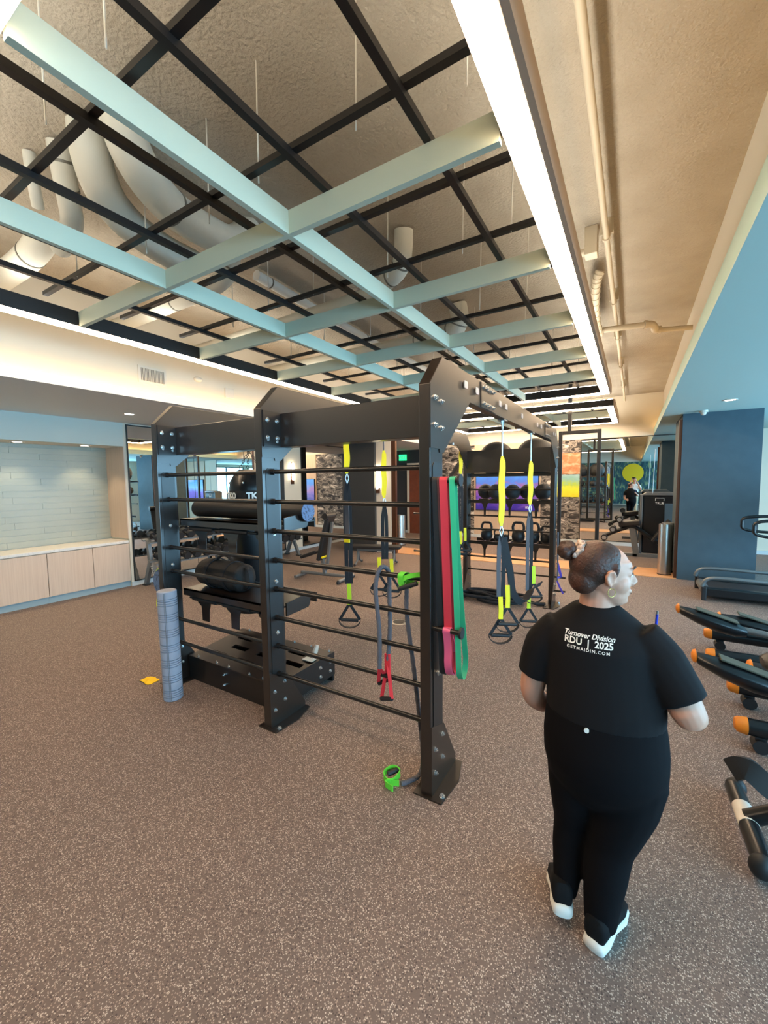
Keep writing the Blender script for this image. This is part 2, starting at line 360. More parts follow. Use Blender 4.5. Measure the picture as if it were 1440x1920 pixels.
# door and frame in the far left corner
d = thing('door_1', 'brown wooden door in a cream frame in the far corner', 'door', (-6.3, 12.5, 0)); d['kind'] = 'structure'
build(box(-6.58, -6.05, 12.48, 12.53, 0, 2.25), 'leaf', 'door_brown', d)
for a, b in ((-6.66, -6.58), (-6.05, -5.9)): build(box(a, b, 12.46, 12.53, 0, 2.4), 'jamb', 'cream_paint', d)
build(box(-6.58, -6.05, 12.46, 12.53, 2.25, 2.4), 'head', 'cream_paint', d)
build(MB().box(-6.50, -6.47, 12.44, 12.48, 0.98, 1.06).cyl((-6.485, 12.45, 1.02), (-6.38, 12.45, 1.02), 0.01), 'handle', 'steel', d, 40)

# ------------------------------------------------------------------ suspended grid and light frames
ZB, ZT = 3.2, 3.33
def light_frame(name, label, x0, x1, y0, y1):
    t = thing(name, label, 'ceiling light', ((x0+x1)/2, (y0+y1)/2, ZB)); w = 0.125
    runs = [(x0, x0+w, y0, y1), (x1-w, x1, y0, y1), (x0+w, x1-w, y0, y0+w), (x0+w, x1-w, y1-w, y1)]
    for a, b, c, e in runs:
        ch = build(box(a, b, c, e, ZB + 0.012, ZT + 0.01), 'channel', 'fixture_dark', t)
        build(box(a + 0.006, b - 0.006, c, e, ZB, ZB + 0.012), 'diffuser', 'led', ch)
        build(box(a + 0.02, b - 0.02, c, e, ZT + 0.0102, ZT + 0.016), 'up_diffuser', 'led_up', ch)
    lip = build(box(x1, x1 + 0.026, y0, y1, ZB, ZT + 0.01), 'side_trim', 'fixture_side', t)
    return t
light_frame('light_frame', 'large rectangular LED frame around the ceiling grid overhead', -4.39, -0.377, 0.44, 7.87)
light_frame('light_frame', 'smaller rectangular LED frame farther back before the mirror wall', -4.39, -0.377, 9.26, 12.1)
for nm, y0, y1, ylist, lab in (('ceiling_grid', 0.58, 7.74, (1.8, 2.985, 4.17, 5.355, 6.54), 'suspended white beam and black bar ceiling grid above the rig'),
                               ('ceiling_grid', 9.4, 11.96, (10.6,), 'small suspended ceiling grid inside the farther light frame')):
    g = thing(nm, lab, 'ceiling grid', (-2.3, (y0+y1)/2, ZB))
    XB = (-1.74, -2.945); bt = 0.034
    for x in XB: build(box(x, x + bt, y0, y1, ZB, ZT), 'white_beam', 'beam_white', g)
    bays = [(-4.245, XB[1]), (XB[1] + bt, XB[0]), (XB[0] + bt, -0.515)]
    for y in ylist:
        for a, b in bays: build(box(a + 0.0005, b - 0.0005, y, y + bt, ZB + 0.0005, ZT - 0.0005), 'white_beam', 'beam_white', g)
    # black bars: long ones run with the room, short ones cross between the beams
    step = 0.594
    for k in range(6):
        x = -0.86 - k * step
        build(box(x, x + 0.036, y0, y1, ZT + 0.002, ZT + 0.038), 'black_bar', 'bar_black', g)
    y = 0.935 if y0 < 5 else 9.7
    while y < y1 - 0.2:
        for a, b in ((-4.2, -3.14), (-3.02, -1.94), (-1.80, -0.53)):
            build(box(a, b, y, y + 0.036, ZT + 0.032, ZT + 0.062), 'black_bar', 'bar_black', g)
        y += step
    for x in (-1.15, -1.76, -2.34, -2.96, -3.6, -0.72):
        for y in ((0.75, 1.56, 2.72, 3.9, 5.1, 6.3, 7.4) if y0 < 5 else (10.2, 11.3)):
            dx = 0.12 * math.sin(x * 31 + y * 7); zc = ZT + 0.03
            build(cyl((x + dx, y + dx, zc), (x + dx + 0.01, y + dx, 3.95), 0.004, n=5), 'hanger_wire', 'cable', g)
# cove LEDs hidden behind the lips
build(box(-5.34, -5.25, -7.4, 12.5, 2.921, 2.934), 'cove_light', 'cove_led', label='warm LED strip hidden in the left ceiling cove', cat='cove light')
build(box(0.47, 0.55, -7.4, 12.5, 2.991, 3.003), 'cove_light', 'cove_led_right', label='warm LED strip hidden in the right ceiling cove', cat='cove light')

# ------------------------------------------------------------------ ducts and pipes
def smoothpath(pts, n=8):
    pts = [Vector(p) for p in pts]; out = []
    P = [pts[0]] + pts + [pts[-1]]
    for i in range(1, len(P)-2):
        for k in range(n):
            t = k / n; a, b, c, d_ = P[i-1], P[i], P[i+1], P[i+2]
            out.append(0.5*((2*b) + (c-a)*t + (2*a-5*b+4*c-d_)*t*t + (3*b-a-3*c+d_)*t**3))
    out.append(pts[-1]); return out
def duct(pts, r, label, bands=(), m='duct_white', nm='duct'):
    path = smoothpath(pts); c = path[len(path)//2]
    t = thing(nm, label, 'duct', tuple(c), group='ceiling ducts')
    build(MB().tube(path, r, 20), 'shell', m, t, 60)
    for f in bands:
        i = int(f * (len(path)-2)); p = path[i]; dd = (path[i+1]-path[i]).normalized()
        build(cyl(p - dd*0.008, p + dd*0.008, r + 0.004, n=20), 'band', 'duct_band', t, 40)
duct([(-2.86, 1.33, 3.95), (-2.90, 1.36, 3.80), (-2.99, 1.47, 3.68), (-3.10, 1.68, 3.63), (-3.18, 1.98, 3.62), (-3.19, 2.22, 3.62)], 0.112, 'thick white duct bending down left of the other big bend', ())
duct([(-2.56, 1.36, 3.95), (-2.60, 1.42, 3.80), (-2.68, 1.58, 3.71), (-2.76, 1.80, 3.68), (-2.80, 2.05, 3.69), (-2.80, 2.30, 3.72), (-2.80, 2.5, 3.9)], 0.118, 'thick white duct bend nearest the middle white beam', (0.5,))
duct([(-3.15, 1.29, 3.95), (-3.19, 1.32, 3.82), (-3.28, 1.38, 3.70), (-3.46, 1.46, 3.63), (-3.8, 1.52, 3.61)], 0.068, 'slim white duct with two bands above the left light strip', (0.2, 0.42))
duct([(-3.40, 1.22, 3.95), (-3.43, 1.24, 3.82), (-3.54, 1.30, 3.70)], 0.036, 'narrow white pipe dropping beside the slim duct')
duct([(-3.02, 2.46, 3.93), (-3.02, 2.47, 3.82), (-3.10, 2.52, 3.72), (-3.40, 2.60, 3.66), (-4.2, 2.62, 3.66), (-5.3, 2.62, 3.66)], 0.078, 'banded white duct running left from the big bends', (0.3, 0.4, 0.7, 0.8))
duct([(-3.86, 1.46, 3.72), (-4.3, 1.48, 3.66), (-5.3, 1.48, 3.66)], 0.10, 'white duct section at the left edge above the light strip', (0.5,))
duct([(-3.3, 3.0, 3.88), (-3.4, 5.4, 3.88), (-3.4, 7.6, 3.88)], 0.05, 'long grey blue pipe running away above the grid', (0.1, 0.3, 0.5), 'soffit_paint')
duct([(-1.9, 4.9, 3.95), (-1.9, 4.95, 3.75), (-2.1, 5.0, 3.66), (-3.0, 5.1, 3.66), (-5.3, 5.1, 3.66)], 0.11, 'far white duct crossing above the second bay of the grid', (0.3, 0.5, 0.7))
duct([(-1.75, 3.25, 3.95), (-1.8, 3.3, 3.72), (-2.0, 3.4, 3.66), (-2.6, 3.6, 3.66), (-5.3, 3.7, 3.66)], 0.08, 'middle white duct passing over the left bay', (0.3, 0.5))
# sprinkler pipe along the right of the light frame with brackets and a branch
sp = thing('sprinkler_pipe', 'long beige painted sprinkler pipe beside the light frame', 'pipe', (-0.26, 6.0, 3.8))
build(cyl((-0.25, -7.0, 3.8), (-0.25, 12.4, 3.8), 0.023, n=14), 'pipe_run', 'pipe_paint', sp, 40)
for y in (4.02, 5.5, 6.9, 8.6, 10.6):
    b = MB(); b.cyl((-0.25, y - 0.012, 3.8), (-0.25, y + 0.012, 3.8), 0.033, n=14); b.box(-0.30, -0.20, y - 0.01, y + 0.01, 3.824, 3.95)
    build(b, 'bracket', 'pipe_paint', sp, 40)
br = thing('branch_pipe', 'beige branch pipe with elbows crossing to the bulkhead', 'pipe', (0.1, 6.2, 3.7))
build(cyl((-0.46, 6.15, 3.72), (0.10, 6.25, 3.72), 0.035, n=14), 'pipe_run', 'pipe_paint', br, 40)
build(cyl((0.20, 6.45, 3.69), (0.58, 6.55, 3.68), 0.03, n=14), 'pipe_run', 'pipe_paint', br, 40)
e = MB().tube(smoothpath([(0.08, 6.25, 3.72), (0.14, 6.28, 3.72), (0.17, 6.34, 3.70), (0.18, 6.42, 3.69), (0.23, 6.46, 3.69)], 5), 0.042, 12)
e.cyl((0.06, 6.24, 3.72), (0.09, 6.25, 3.72), 0.05); e.cyl((0.21, 6.45, 3.69), (0.24, 6.46, 3.69), 0.046)
build(e, 'elbow', 'pipe_paint', br, 50)
fl = thing('flexible_conduit', 'ribbed flexible conduit hanging between pipe and light frame', 'conduit', (-0.4, 5.0, 3.6))
path = smoothpath([(-0.335, 4.7, 3.84), (-0.37, 4.75, 3.78), (-0.40, 5.0, 3.68), (-0.42, 5.5, 3.62), (-0.42, 6.1, 3.66)], 8)
build(MB().tube(path, 0.04, 12), 'hose', 'pipe_paint', fl, 50)
for i in range(3, len(path)-2, 2):
    dd = (path[i+1]-path[i]).normalized(); build(cyl(path[i] - dd*0.01, path[i] + dd*0.01, 0.046, n=12), 'rib', 'pipe_paint', fl, 40)
jb = build(MB().box(-0.42, -0.32, 4.05, 4.17, 3.72, 3.95).cyl((-0.42, 4.11, 3.77), (-0.48, 4.11, 3.77), 0.03), 'junction_box', 'pipe_paint', label='small beige junction box on the ceiling by the pipe', cat='junction box', bevel=0.006)

# ------------------------------------------------------------------ lights in the lower ceilings, vents, sensors
def downlight(x, y, z, label, power=0):
    t = thing('downlight', label, 'downlight', (x, y, z), group='recessed downlights')
    build(MB().lathe([(0.072, 0.0), (0.085, -0.001), (0.085, -0.007), (0.07, -0.009), (0.062, -0.004)], (x, y, z), 24), 'ring', 'white_paint', t, 40)
    build(MB().lathe([(0.001, -0.005), (0.062, -0.005), (0.062, -0.002), (0.001, -0.002)], (x, y, z), 24), 'lens', 'lamp_lens', t, 40)
    if power:
        l = bpy.data.lights.new('downlight_beam', 'SPOT'); l.energy = power; l.color = (1.0, 0.80, 0.52); l.spot_size = R(95); l.spot_blend = 0.6; l.shadow_soft_size = 0.05
        lo = bpy.data.objects.new('downlight_beam', l); COL.objects.link(lo); lo.parent = t; lo.location = (0, 0, -0.02)
downlight(-6.48, 3.33, 2.85, 'round recessed downlight in the grey lower ceiling', 60)
downlight(-6.48, 0.83, 2.85, 'unseen downlight added in the grey lower ceiling to light the left floor', 60)  # out of view, added to brighten the floor on the left
downlight(-7.82, 2.40, 2.45, 'niche downlight farther left above the tiles', 20)
downlight(-7.82, 3.28, 2.45, 'niche downlight nearest the wood end panel', 20)
downlight(-7.82, 1.52, 2.45, 'niche downlight just outside the left of the picture', 20)
downlight(1.14, 7.6, 2.89, 'round grille in the lower ceiling beside the windows')  # ceiling disc reusing the downlight build; its face glows though it is no lamp
v = thing('air_vent', 'white slotted air vent on the cream bulkhead', 'air vent', (-5.36, 3.07, 3.11))
build(box(-5.375, -5.355, 2.89, 3.255, 3.085, 3.30), 'plate', 'white_paint', v, bevel=0.004)
build(box(-5.356, -5.3535, 2.925, 3.22, 3.115, 3.27), 'shade_sheet', 'trim_black', v)  # solid black sheet painted in for the shade behind the slats
for i in range(17):
    y = 2.93 + i * 0.0178; build(box(-5.355, -5.345, y, y + 0.008, 3.115, 3.27), 'slat', 'white_paint', v)
build(box(-5.385, -5.345, 4.17, 4.33, 3.10, 3.25), 'wall_box', 'white_paint', label='square white cover box on the cream bulkhead', cat='wall box', bevel=0.008)
build(MB().ball((-5.35, 3.72, 3.28), 0.045, sc=(1, 1.4, 0.8)), 'wall_sensor', 'white_paint', smooth=60, label='small round white sensor under the left light strip', cat='sensor')
c_ = thing('ceiling_camera', 'small white dome camera under the lower ceiling by the blue column', 'camera', (0.95, 8.55, 2.80))
build(MB().lathe([(0.001, 0.09), (0.06, 0.09), (0.06, 0.06), (0.001, 0.06)], (0.95, 8.55, 2.80), 18), 'mount', 'white_paint', c_, 40)
build(MB().ball((0.95, 8.55, 2.85), 0.04), 'dome', 'white_paint', c_, 60)
# exit sign
ex = thing('exit_sign', 'green lit EXIT sign on the far dark wall', 'exit sign', (-6.84, 12.4, 2.5))
build(box(-6.98, -6.70, 12.48, 12.52, 2.5, 2.7), 'panel', 'exit_green', ex)
def text_mesh(s, size, extrude=0.001, shear=0.0, offset=0.0, align='CENTER', space=1.0):
    cu = bpy.data.curves.new('lettering', 'FONT'); cu.body = s; cu.size = size; cu.extrude = extrude; cu.shear = shear; cu.offset = offset
    cu.align_x = align; cu.align_y = 'CENTER'; cu.resolution_u = 3; cu.space_character = space
    ob = bpy.data.objects.new('lettering', cu); COL.objects.link(ob)
    dg = bpy.context.evaluated_depsgraph_get(); me = bpy.data.meshes.new_from_object(ob.evaluated_get(dg))
    bpy.data.objects.remove(ob); bpy.data.curves.remove(cu)
    me.materials.clear()
    return me
def text_part(s, size, mw, m, parent, name='lettering', **k):
    """lettering placed by a world matrix (text x,y plane)"""
    me = text_mesh(s, size, **k)
    off = Vector(ORG[parent.name]); me.transform(Matrix.Translation(-off) @ mw)
    me.materials.append(MATS[m])
    o = bpy.data.objects.new(name, me); COL.objects.link(o); o.parent = parent; ORG[o.name] = tuple(off)
    return o
def facing(loc, right, up):
    r_, u_ = Vector(right).normalized(), Vector(up).normalized(); n_ = r_.cross(u_)
    m = Matrix((r_, u_, n_)).transposed().to_4x4(); m.translation = Vector(loc); return m
text_part('EXIT', 0.15, facing((-6.84, 12.478, 2.6), (1,0,0), (0,0,1)), 'print_white', ex)

# ------------------------------------------------------------------ mirrors, pictures, screens
def mirror(label, axis, pos, a, b, z0, z1, seams=()):
    cuts = [a] + list(seams) + [b]
    loc = (pos, (a+b)/2, z0) if axis == 'x' else ((a+b)/2, pos, z0)
    t = thing('wall_mirror', label, 'mirror', loc); f = 0.018
    def bx(p, q, r_, s_, d0, d1): return box(pos + d0, pos + d1, p, q, r_, s_) if axis == 'x' else box(p, q, pos - d1, pos - d0, r_, s_)
    for p, q in zip(cuts, cuts[1:]): build(bx(p + 0.004, q - 0.004, z0 + f, z1 - f, 0.0, 0.008), 'pane', 'mirror', t)
    for p in (cuts[0], cuts[-1]): build(bx(p - f/2, p + f/2, z0, z1, 0.0, 0.02), 'edge_strip', 'trim_black', t)
    for p in cuts[1:-1]: build(bx(p - 0.004, p + 0.004, z0, z1, 0.0, 0.01), 'edge_strip', 'trim_black', t)
    for z in (z0, z1 - f): build(bx(a, b, z, z + f, 0.0, 0.02), 'edge_strip', 'trim_black', t)
mirror('tall wall mirror behind the dumbbell rack', 'x', -7.53, 3.80, 7.5, 0.08, 2.83, (5.05, 6.28))
mirror('tall wall mirror between the sconce and the far corner', 'x', -7.53, 8.15, 12.4, 0.08, 2.83, (10.2,))
mirror('wide mirror on the far wall beside the blue column', 'y', 12.545, -1.25, 1.9, 0.10, 2.88, ())
def sconce(x, y, z, label, dx=1):
    t = thing('wall_sconce', label, 'wall lamp', (x, y, z), group='tube wall sconces')
    build(box(min(x, x + dx*0.05), max(x, x + dx*0.05), y - 0.04, y + 0.04, z, z + 0.12), 'base', 'bronze', t, bevel=0.004)
    build(box(min(x, x + dx*0.02), max(x, x + dx*0.02), y - 0.02, y + 0.02, z + 0.12, z + 0.55), 'backplate', 'bronze', t)
    build(MB().cyl((x + dx*0.05, y, z + 0.10), (x + dx*0.05, y, z + 0.53), 0.026, n=14), 'tube', 'sconce_glass', t, 40)
sconce(-7.535, 7.80, 1.75, 'lit tube sconce on the pale wall beside the dumbbell rack')
sconce(5.5, 11.4, 1.8, 'lit tube sconce on the window wall, seen reflected', -1)
ws = thing('wall_sconce', 'lit tube sconce on the white panel by the charcoal column', 'wall lamp', (-5.46, 8.66, 1.5), group='tube wall sconces')
build(box(-5.50, -5.42, 8.64, 8.70, 1.5, 1.62), 'base', 'bronze', ws); build(cyl((-5.46, 8.65, 1.6), (-5.46, 8.65, 2.15), 0.026, n=14), 'tube', 'sconce_glass', ws, 40)
def screen(label, x0, x1, z0, z1, m, y=12.51):
    t = thing('wall_screen', label, 'television', ((x0+x1)/2, y, z0))
    build(box(x0, x1, y - 0.06, y, z0, z1), 'housing', 'trim_black', t, bevel=0.006)
    build(box(x0 + 0.015, x1 - 0.015, y - 0.064, y - 0.06, z0 + 0.015, z1 - 0.015), 'display', m, t)
    return t
tv = screen('large wall television showing a purple and blue scene behind the rig', -4.22, -2.34, 0.86, 1.92, 'screen_purple')
text_part('10:38', 0.09, facing((-2.62, 12.44, 0.97), (1,0,0), (0,0,1)), 'print_white', tv)
screen('wall television right of the blue column, seen in the left mirror', 2.85, 4.6, 1.0, 1.98, 'screen_blue')
def picture(label, x0, x1, z0, z1, m):
    t = thing('wall_picture', label, 'picture', ((x0+x1)/2, 12.53, z0))
    build(box(x0, x1, 12.50, 12.534, z0, z1), 'canvas', m, t, bevel=0.003)
picture('square tan abstract picture above the yellow one', -1.80, -1.27, 1.93, 2.52, 'painting_tan')
picture('yellow and green meadow picture below the tan one', -1.92, -1.28, 1.29, 1.92, 'painting_meadow')
mu = thing('wall_mural', 'dark green leaf mural panels reflected in the far mirror', 'mural', (-0.5, -7.43, 0))
for a, b in ((-5.0, -1.6), (-1.58, 1.5), (1.52, 4.9)): build(box(a, b, -7.45, -7.43, 0.05, 2.9), 'panel', 'mural_leaves', mu)
build(MB().lathe([(0.001, 0), (0.62, 0), (0.62, 0.01), (0.001, 0.01)], (0, 0, 0), 40), 'disc', 'cloth_yellow', None).name
dsc = bpy.data.objects['disc']; dsc.parent = mu; dsc.location = (0.45, 0.005, 2.15); dsc.rotation_euler = (R(-90), 0, 0); dsc.name = 'yellow_disc'
# ------------------------------------------------------------------ cabinets in the niche
cab_cuts = [3.745, 3.171, 2.557, 1.943, 1.33, 0.716]
names_ = ['light wood base cabinet at the right end of the niche', 'light wood base cabinet second from the wood end panel',
          'light wood base cabinet third from the wood end panel', 'light wood base cabinet fourth from the wood end panel, cut by the frame', 'light wood base cabinet just outside the left of the picture']
for (b, a), lb in zip(zip(cab_cuts, cab_cuts[1:]), names_):
    t = thing('base_cabinet', lb, 'cabinet', (-7.83, (a+b)/2, 0), group='base cabinets in the niche')
    build(box(-8.13, -7.56, a + 0.001, b - 0.001, 0.10, 0.775), 'body', 'wood_v', t)
    build(box(-7.56, -7.535, a + 0.004, b - 0.004, 0.105, 0.765), 'door', 'wood_v', t, bevel=0.002)
    build(box(-8.13, -7.57, a + 0.001, b - 0.001, 0.0, 0.10), 'toe_kick', 'toe_kick', t)
build(box(-8.136, -7.52, 0.6, 3.733, 0.777, 0.82), 'countertop', 'counter_stone', label='pale stone countertop over the niche cabinets', cat='countertop', bevel=0.004)

# ------------------------------------------------------------------ training rig
rig = thing('training_rig', 'big black steel training rig with wall bars and shelves', 'training rig', (-2.25, 4.1, 0))
PX = {'A': -3.56, 'B': -2.275, 'C': -0.995}; PW = 0.065; PD = 0.172; YF = 2.0; YR = 6.12
bolt_me = {}
def bolts(parent, pts, axis, sgn, r=0.011, m='bolt_zinc', h=0.012):
    key = (axis, sgn, r, m)
    if key not in bolt_me:
        d = Vector((0,0,0)); d['xyz'.index(axis)] = sgn
        b = MB(); b.cyl((0,0,0), tuple(d*h*0.35), r*1.25, n=10); b.cyl((0,0,0), tuple(d*h), r, n=6); b.cyl((0,0,0), tuple(d*h*1.6), r*0.5, n=6)
        me = b.mesh('bolt'); me.materials.append(MATS[m]); bolt_me[key] = me
    for p in pts:
        o = bpy.data.objects.new('bolt', bolt_me[key]); COL.objects.link(o); o.parent = parent
        o.location = Vector(p) - Vector(ORG[parent.name])
SMT = 'steel_black'
def upright(x, y0, front=True, plate=True):
    """one post with foot, base plate and the bracket under the top beam"""
    s_ = 1 if front else -1; yb = y0 + PD if front else y0
    y_near = y0 if front else y0 + PD                       # outer face in the long direction
    Y = lambda d: y_near + s_ * d
    p = build(box(x, x + PW, y0, y0 + PD, 0.008, 2.31), 'post', SMT, rig, bevel=0.004)
    if plate: build(MB().prism([(Y(0.03), 0.34), (Y(0.045), 0.32), (Y(0.15), 0.34), (Y(0.15), 1.88), (Y(0.135), 1.9), (Y(0.05), 1.9), (Y(0.03), 1.88)], 'x', x + PW, x + PW + 0.004), 'side_plate', 'steel_black2', p)
    build(MB().prism([(Y(0.0), 0.01), (Y(0.0), 0.42), (Y(PD), 0.36), (Y(0.36), 0.05), (Y(0.36), 0.01)], 'x', x + PW, x + PW + 0.006), 'foot_gusset', SMT, p)
    ft = build(MB().prism([(x - 0.04, Y(-0.02)), (x + PW + 0.07, Y(-0.02)), (x + PW + 0.09, Y(0.2)), (x + PW + 0.045, Y(0.37)), (x - 0.04, Y(0.37))], 'z', 0.0, 0.009), 'base_plate', SMT, p)
    bolts(p, [(x + PW + 0.006, Y(a), b) for a, b in ((0.04, 0.27), (0.14, 0.31), (0.04, 0.13), (0.14, 0.17))], 'x', 1)
    bolts(p, [(x + PW + 0.055, Y(0.03), 0.009), (x - 0.02, Y(0.3), 0.009)], 'z', 1, 0.014)
    bolts(p, [(x + PW, Y(0.09), 1.43), (x + PW + 0.004, Y(0.09), 0.70), (x + PW + 0.004, Y(0.09), 1.08)], 'x', 1, 0.012)
    g = build(MB().prism([(Y(0.0), 2.31), (Y(0.61), 2.305), (Y(PD), 1.955), (Y(0.12), 1.955), (Y(0.115), 1.975), (Y(0.0), 1.975)], 'x', x + PW, x + PW + 0.006), 'top_gusset', SMT, p)
    bolts(p, [(x + PW + 0.006, Y(a), b) for a, b in ((0.05, 2.245), (0.135, 2.235), (0.05, 2.10), (0.135, 2.09))], 'x', 1, 0.012)
    return p
upr = {k: upright(x, YF) for k, x in PX.items()}
for k in 'BC': upright(PX[k], YR, False)
# long top beams with the slanted hood ends
def top_beam(x, y1, rear=True):
    poly = [(YF, 2.312), (YF + 0.17, 2.487), (y1 - 0.17, 2.487), (y1, 2.312), (y1, 2.305), (YF, 2.305)] if rear else [(YF, 2.312), (YF + 0.17, 2.487), (y1, 2.487), (y1, 2.305), (YF, 2.305)]
    return build(MB().prism(poly, 'x', x, x + PW), 'top_beam', SMT, rig, bevel=0.003)
tbC = top_beam(PX['C'], YR + PD); tbB = top_beam(PX['B'], YR + PD); tbA = top_beam(PX['A'], 3.35, False)
xf = PX['C'] + PW
for y in (2.84, 5.28): build(box(xf, xf + 0.006, y, y + 0.34, 2.31, 2.483), 'splice_plate', SMT, tbC)
for y in (2.84, 5.28): bolts(tbC, [(xf + 0.006, y + 0.045 + 0.08*i, z) for i in range(4) for z in (2.34, 2.455)], 'x', 1, 0.012)
def slot(y, z): build(MB().prism([(y - 0.03, z - 0.016), (y - 0.024, z - 0.022), (y + 0.024, z - 0.022), (y + 0.03, z - 0.016), (y + 0.03, z + 0.016), (y + 0.024, z + 0.022), (y - 0.024, z + 0.022), (y - 0.03, z + 0.016)], 'x', xf + 0.0065, xf + 0.012), 'bolt_cover', 'sticker', tbC)
for y in (2.52, 2.74, 3.30, 3.48, 4.05, 4.78, 5.0, 5.85, 6.0): slot(y, 2.40)
# cross beams between posts (front: A-B, B-C; rear: B-C)
for a, b in (('A', 'B'), ('B', 'C')):
    cb = build(box(PX[a] + PW + 0.011, PX[b] - 0.001, YF + PD + 0.002, YF + PD + 0.12, 2.055, 2.295), 'cross_beam', SMT, rig, bevel=0.003)
    build(box(PX[a] + PW + 0.0065, PX[a] + PW + 0.016, YF + 0.012, YF + PD + 0.001, 2.05, 2.30), 'flange_plate', 'steel_black2', cb)
    bolts(cb, [(PX[a] + PW + 0.016, YF + yy, z) for yy in (0.045, 0.135) for z in (2.115, 2.235)], 'x', 1, 0.013)
    bolts(cb, [(PX[b] - 0.004, YF + 0.17, z) for z in (2.12, 2.22)], 'y', -1, 0.009)
rb = build(box(PX['B'] + PW, PX['C'], YR - 0.02, YR, 1.905, 2.245), 'cross_beam', SMT, rig)
# rungs
RZ = [1.875 - 0.2125 * i for i in range(8)]
def rung(xa, xb, y, z, r=0.016):
    o = build(MB().cyl((xa, y, z), (xb, y, z), r, n=12), 'rung', 'rung_black', rig, 40)
    build(MB().cyl((xa, y, z), (xa + 0.03, y, z), r * 1.35, n=12), 'collar', 'rung_black', o, 40)
for z in RZ: rung(PX['B'] + PW + 0.005, PX['C'], YF + 0.09, z)
for i in (0, 1, 3, 4, 6, 7): rung(PX['A'] + PW + 0.005, PX['B'], YF + 0.09, RZ[i])
for z in (1.65, 1.25, 1.04, 0.61, 0.40): rung(PX['B'] + PW, PX['C'], YR + 0.06, z, 0.013)
for z in (1.25, 0.61): rung(PX['B'] - 0.9, PX['B'], YR + 0.06, z, 0.013)
# outer peg post beside the rear frame
build(box(-2.52, -2.46, YR + 0.02, YR + 0.12, 0.008, 1.87), 'post', SMT, rig, bevel=0.003)
build(MB().prism([(-2.52, 1.87), (-2.46, 1.87), (-2.275, 2.14), (-2.275, 2.23)], 'y', YR + 0.02, YR + 0.12), 'brace', SMT, rig)
build(cyl((-2.2, 5.5, 2.33), (-2.2, 5.5, 2.3), 0.02), 'strap_mount', 'steel', rig, 40)
# shelves of the front storage bay
xa, xb = PX['A'] + PW + 0.005, PX['B']
def shelf(z, y1=2.62, tongues=(0.22, 0.62, 1.02), lip=0.06):
    s = MB(); s.box(xa, xb, 2.18, y1, z - 0.012, z); s.box(xa, xb, 2.18, 2.195, z - lip, z); s.box(xa, xb, y1 - 0.015, y1, z - lip, z + 0.02)
    sh = build(s, 'shelf', SMT, rig)
    for t in tongues:
        x = xa + t
        build(MB().prism([(x - 0.12, z - 0.062), (x + 0.12, z - 0.062), (x + 0.085, z - 0.11), (x + 0.06, z - 0.17), (x + 0.05, z - 0.29), (x - 0.045, z - 0.29), (x - 0.05, z - 0.16), (x - 0.10, z - 0.13)], 'y', 2.24, 2.247), 'tongue', SMT, sh)
    return sh
s1 = shelf(1.485); s2 = shelf(0.845)
for s_, z in ((s1, 1.485), (s2, 0.845)):
    build(MB().prism([(2.18, z - 0.05), (2.42, z - 0.04), (2.44, z - 0.01), (2.44, z + 0.06), (2.42, z + 0.075), (2.18, z + 0.05)], 'x', PX['B'] + PW + 0.002, PX['B'] + PW + 0.016), 'end_plate', SMT, s_)
    build(MB().cyl((xa + 0.05, 2.215, z - 0.085), (xb - 0.25, 2.215, z - 0.085), 0.012, n=10), 'rail', 'rung_black', s_, 40)
    for x0_, x1_ in ((xa + 0.1, xa + 0.42), (xa + 0.52, xa + 0.86)):
        build(MB().cyl((x0_, 2.215, z - 0.085), (x1_, 2.215, z - 0.085), 0.021, n=12), 'sleeve', 'rubber_black', s_, 40)
# rear shelves for balls and kettlebells
for z, y1 in ((1.90, 6.75), (1.49, 6.72), (0.845, 6.62)):
    s = MB(); n_ = 5
    s.box(PX['B'] + PW, PX['C'], YR + 0.10, YR + 0.125, z - 0.05, z); s.box(PX['B'] + PW, PX['C'], y1 - 0.03, y1, z - 0.05, z)
    for k in range(3):
        x = PX['B'] + PW + 0.2 + 0.38 * k; s.box(x, x + 0.03, YR + 0.12, y1 - 0.03, z - 0.04, z - 0.012)
    sh = build(s, 'shelf', SMT, rig)
    if z < 1.6:
        for k in range(3):
            x = PX['B'] + PW + 0.25 + 0.38 * k
            build(MB().prism([(x - 0.05, z - 0.05), (x + 0.05, z - 0.05), (x + 0.018, z - 0.13), (x + 0.014, z - 0.26), (x - 0.014, z - 0.26), (x - 0.018, z - 0.12)], 'y', YR + 0.1, YR + 0.106), 'tongue', SMT, sh)
# slotted storage step at the foot of the front bay
st = thing('storage_step', 'black slotted step box at the foot of the rig', 'step box', (-2.95, 2.35, 0))
sx0, sx1 = xa + 0.02, PX['B'] + 0.0
m_ = MB(); m_.prism([(2.19, 0.0), (2.19, 0.205), (2.20, 0.21), (2.215, 0.21), (2.215, 0.0)], 'x', sx0, sx1); m_.box(sx0, sx1, 2.80, 2.82, 0.0, 0.26)
build(m_, 'front_panel', 'steel_black2', st)
build(box(sx0, sx0 + 0.012, 2.216, 2.80, 0, 0.22), 'side_panel', 'steel_black2', st); build(box(sx1 - 0.002, sx1 + 0.012, 2.216, 2.82, 0.06, 0.27), 'side_panel', 'steel_black2', st)
bolts(st, [(sx1 + 0.012, y, z) for y in (2.62, 2.75) for z in (0.12, 0.2)], 'x', 1, 0.012)
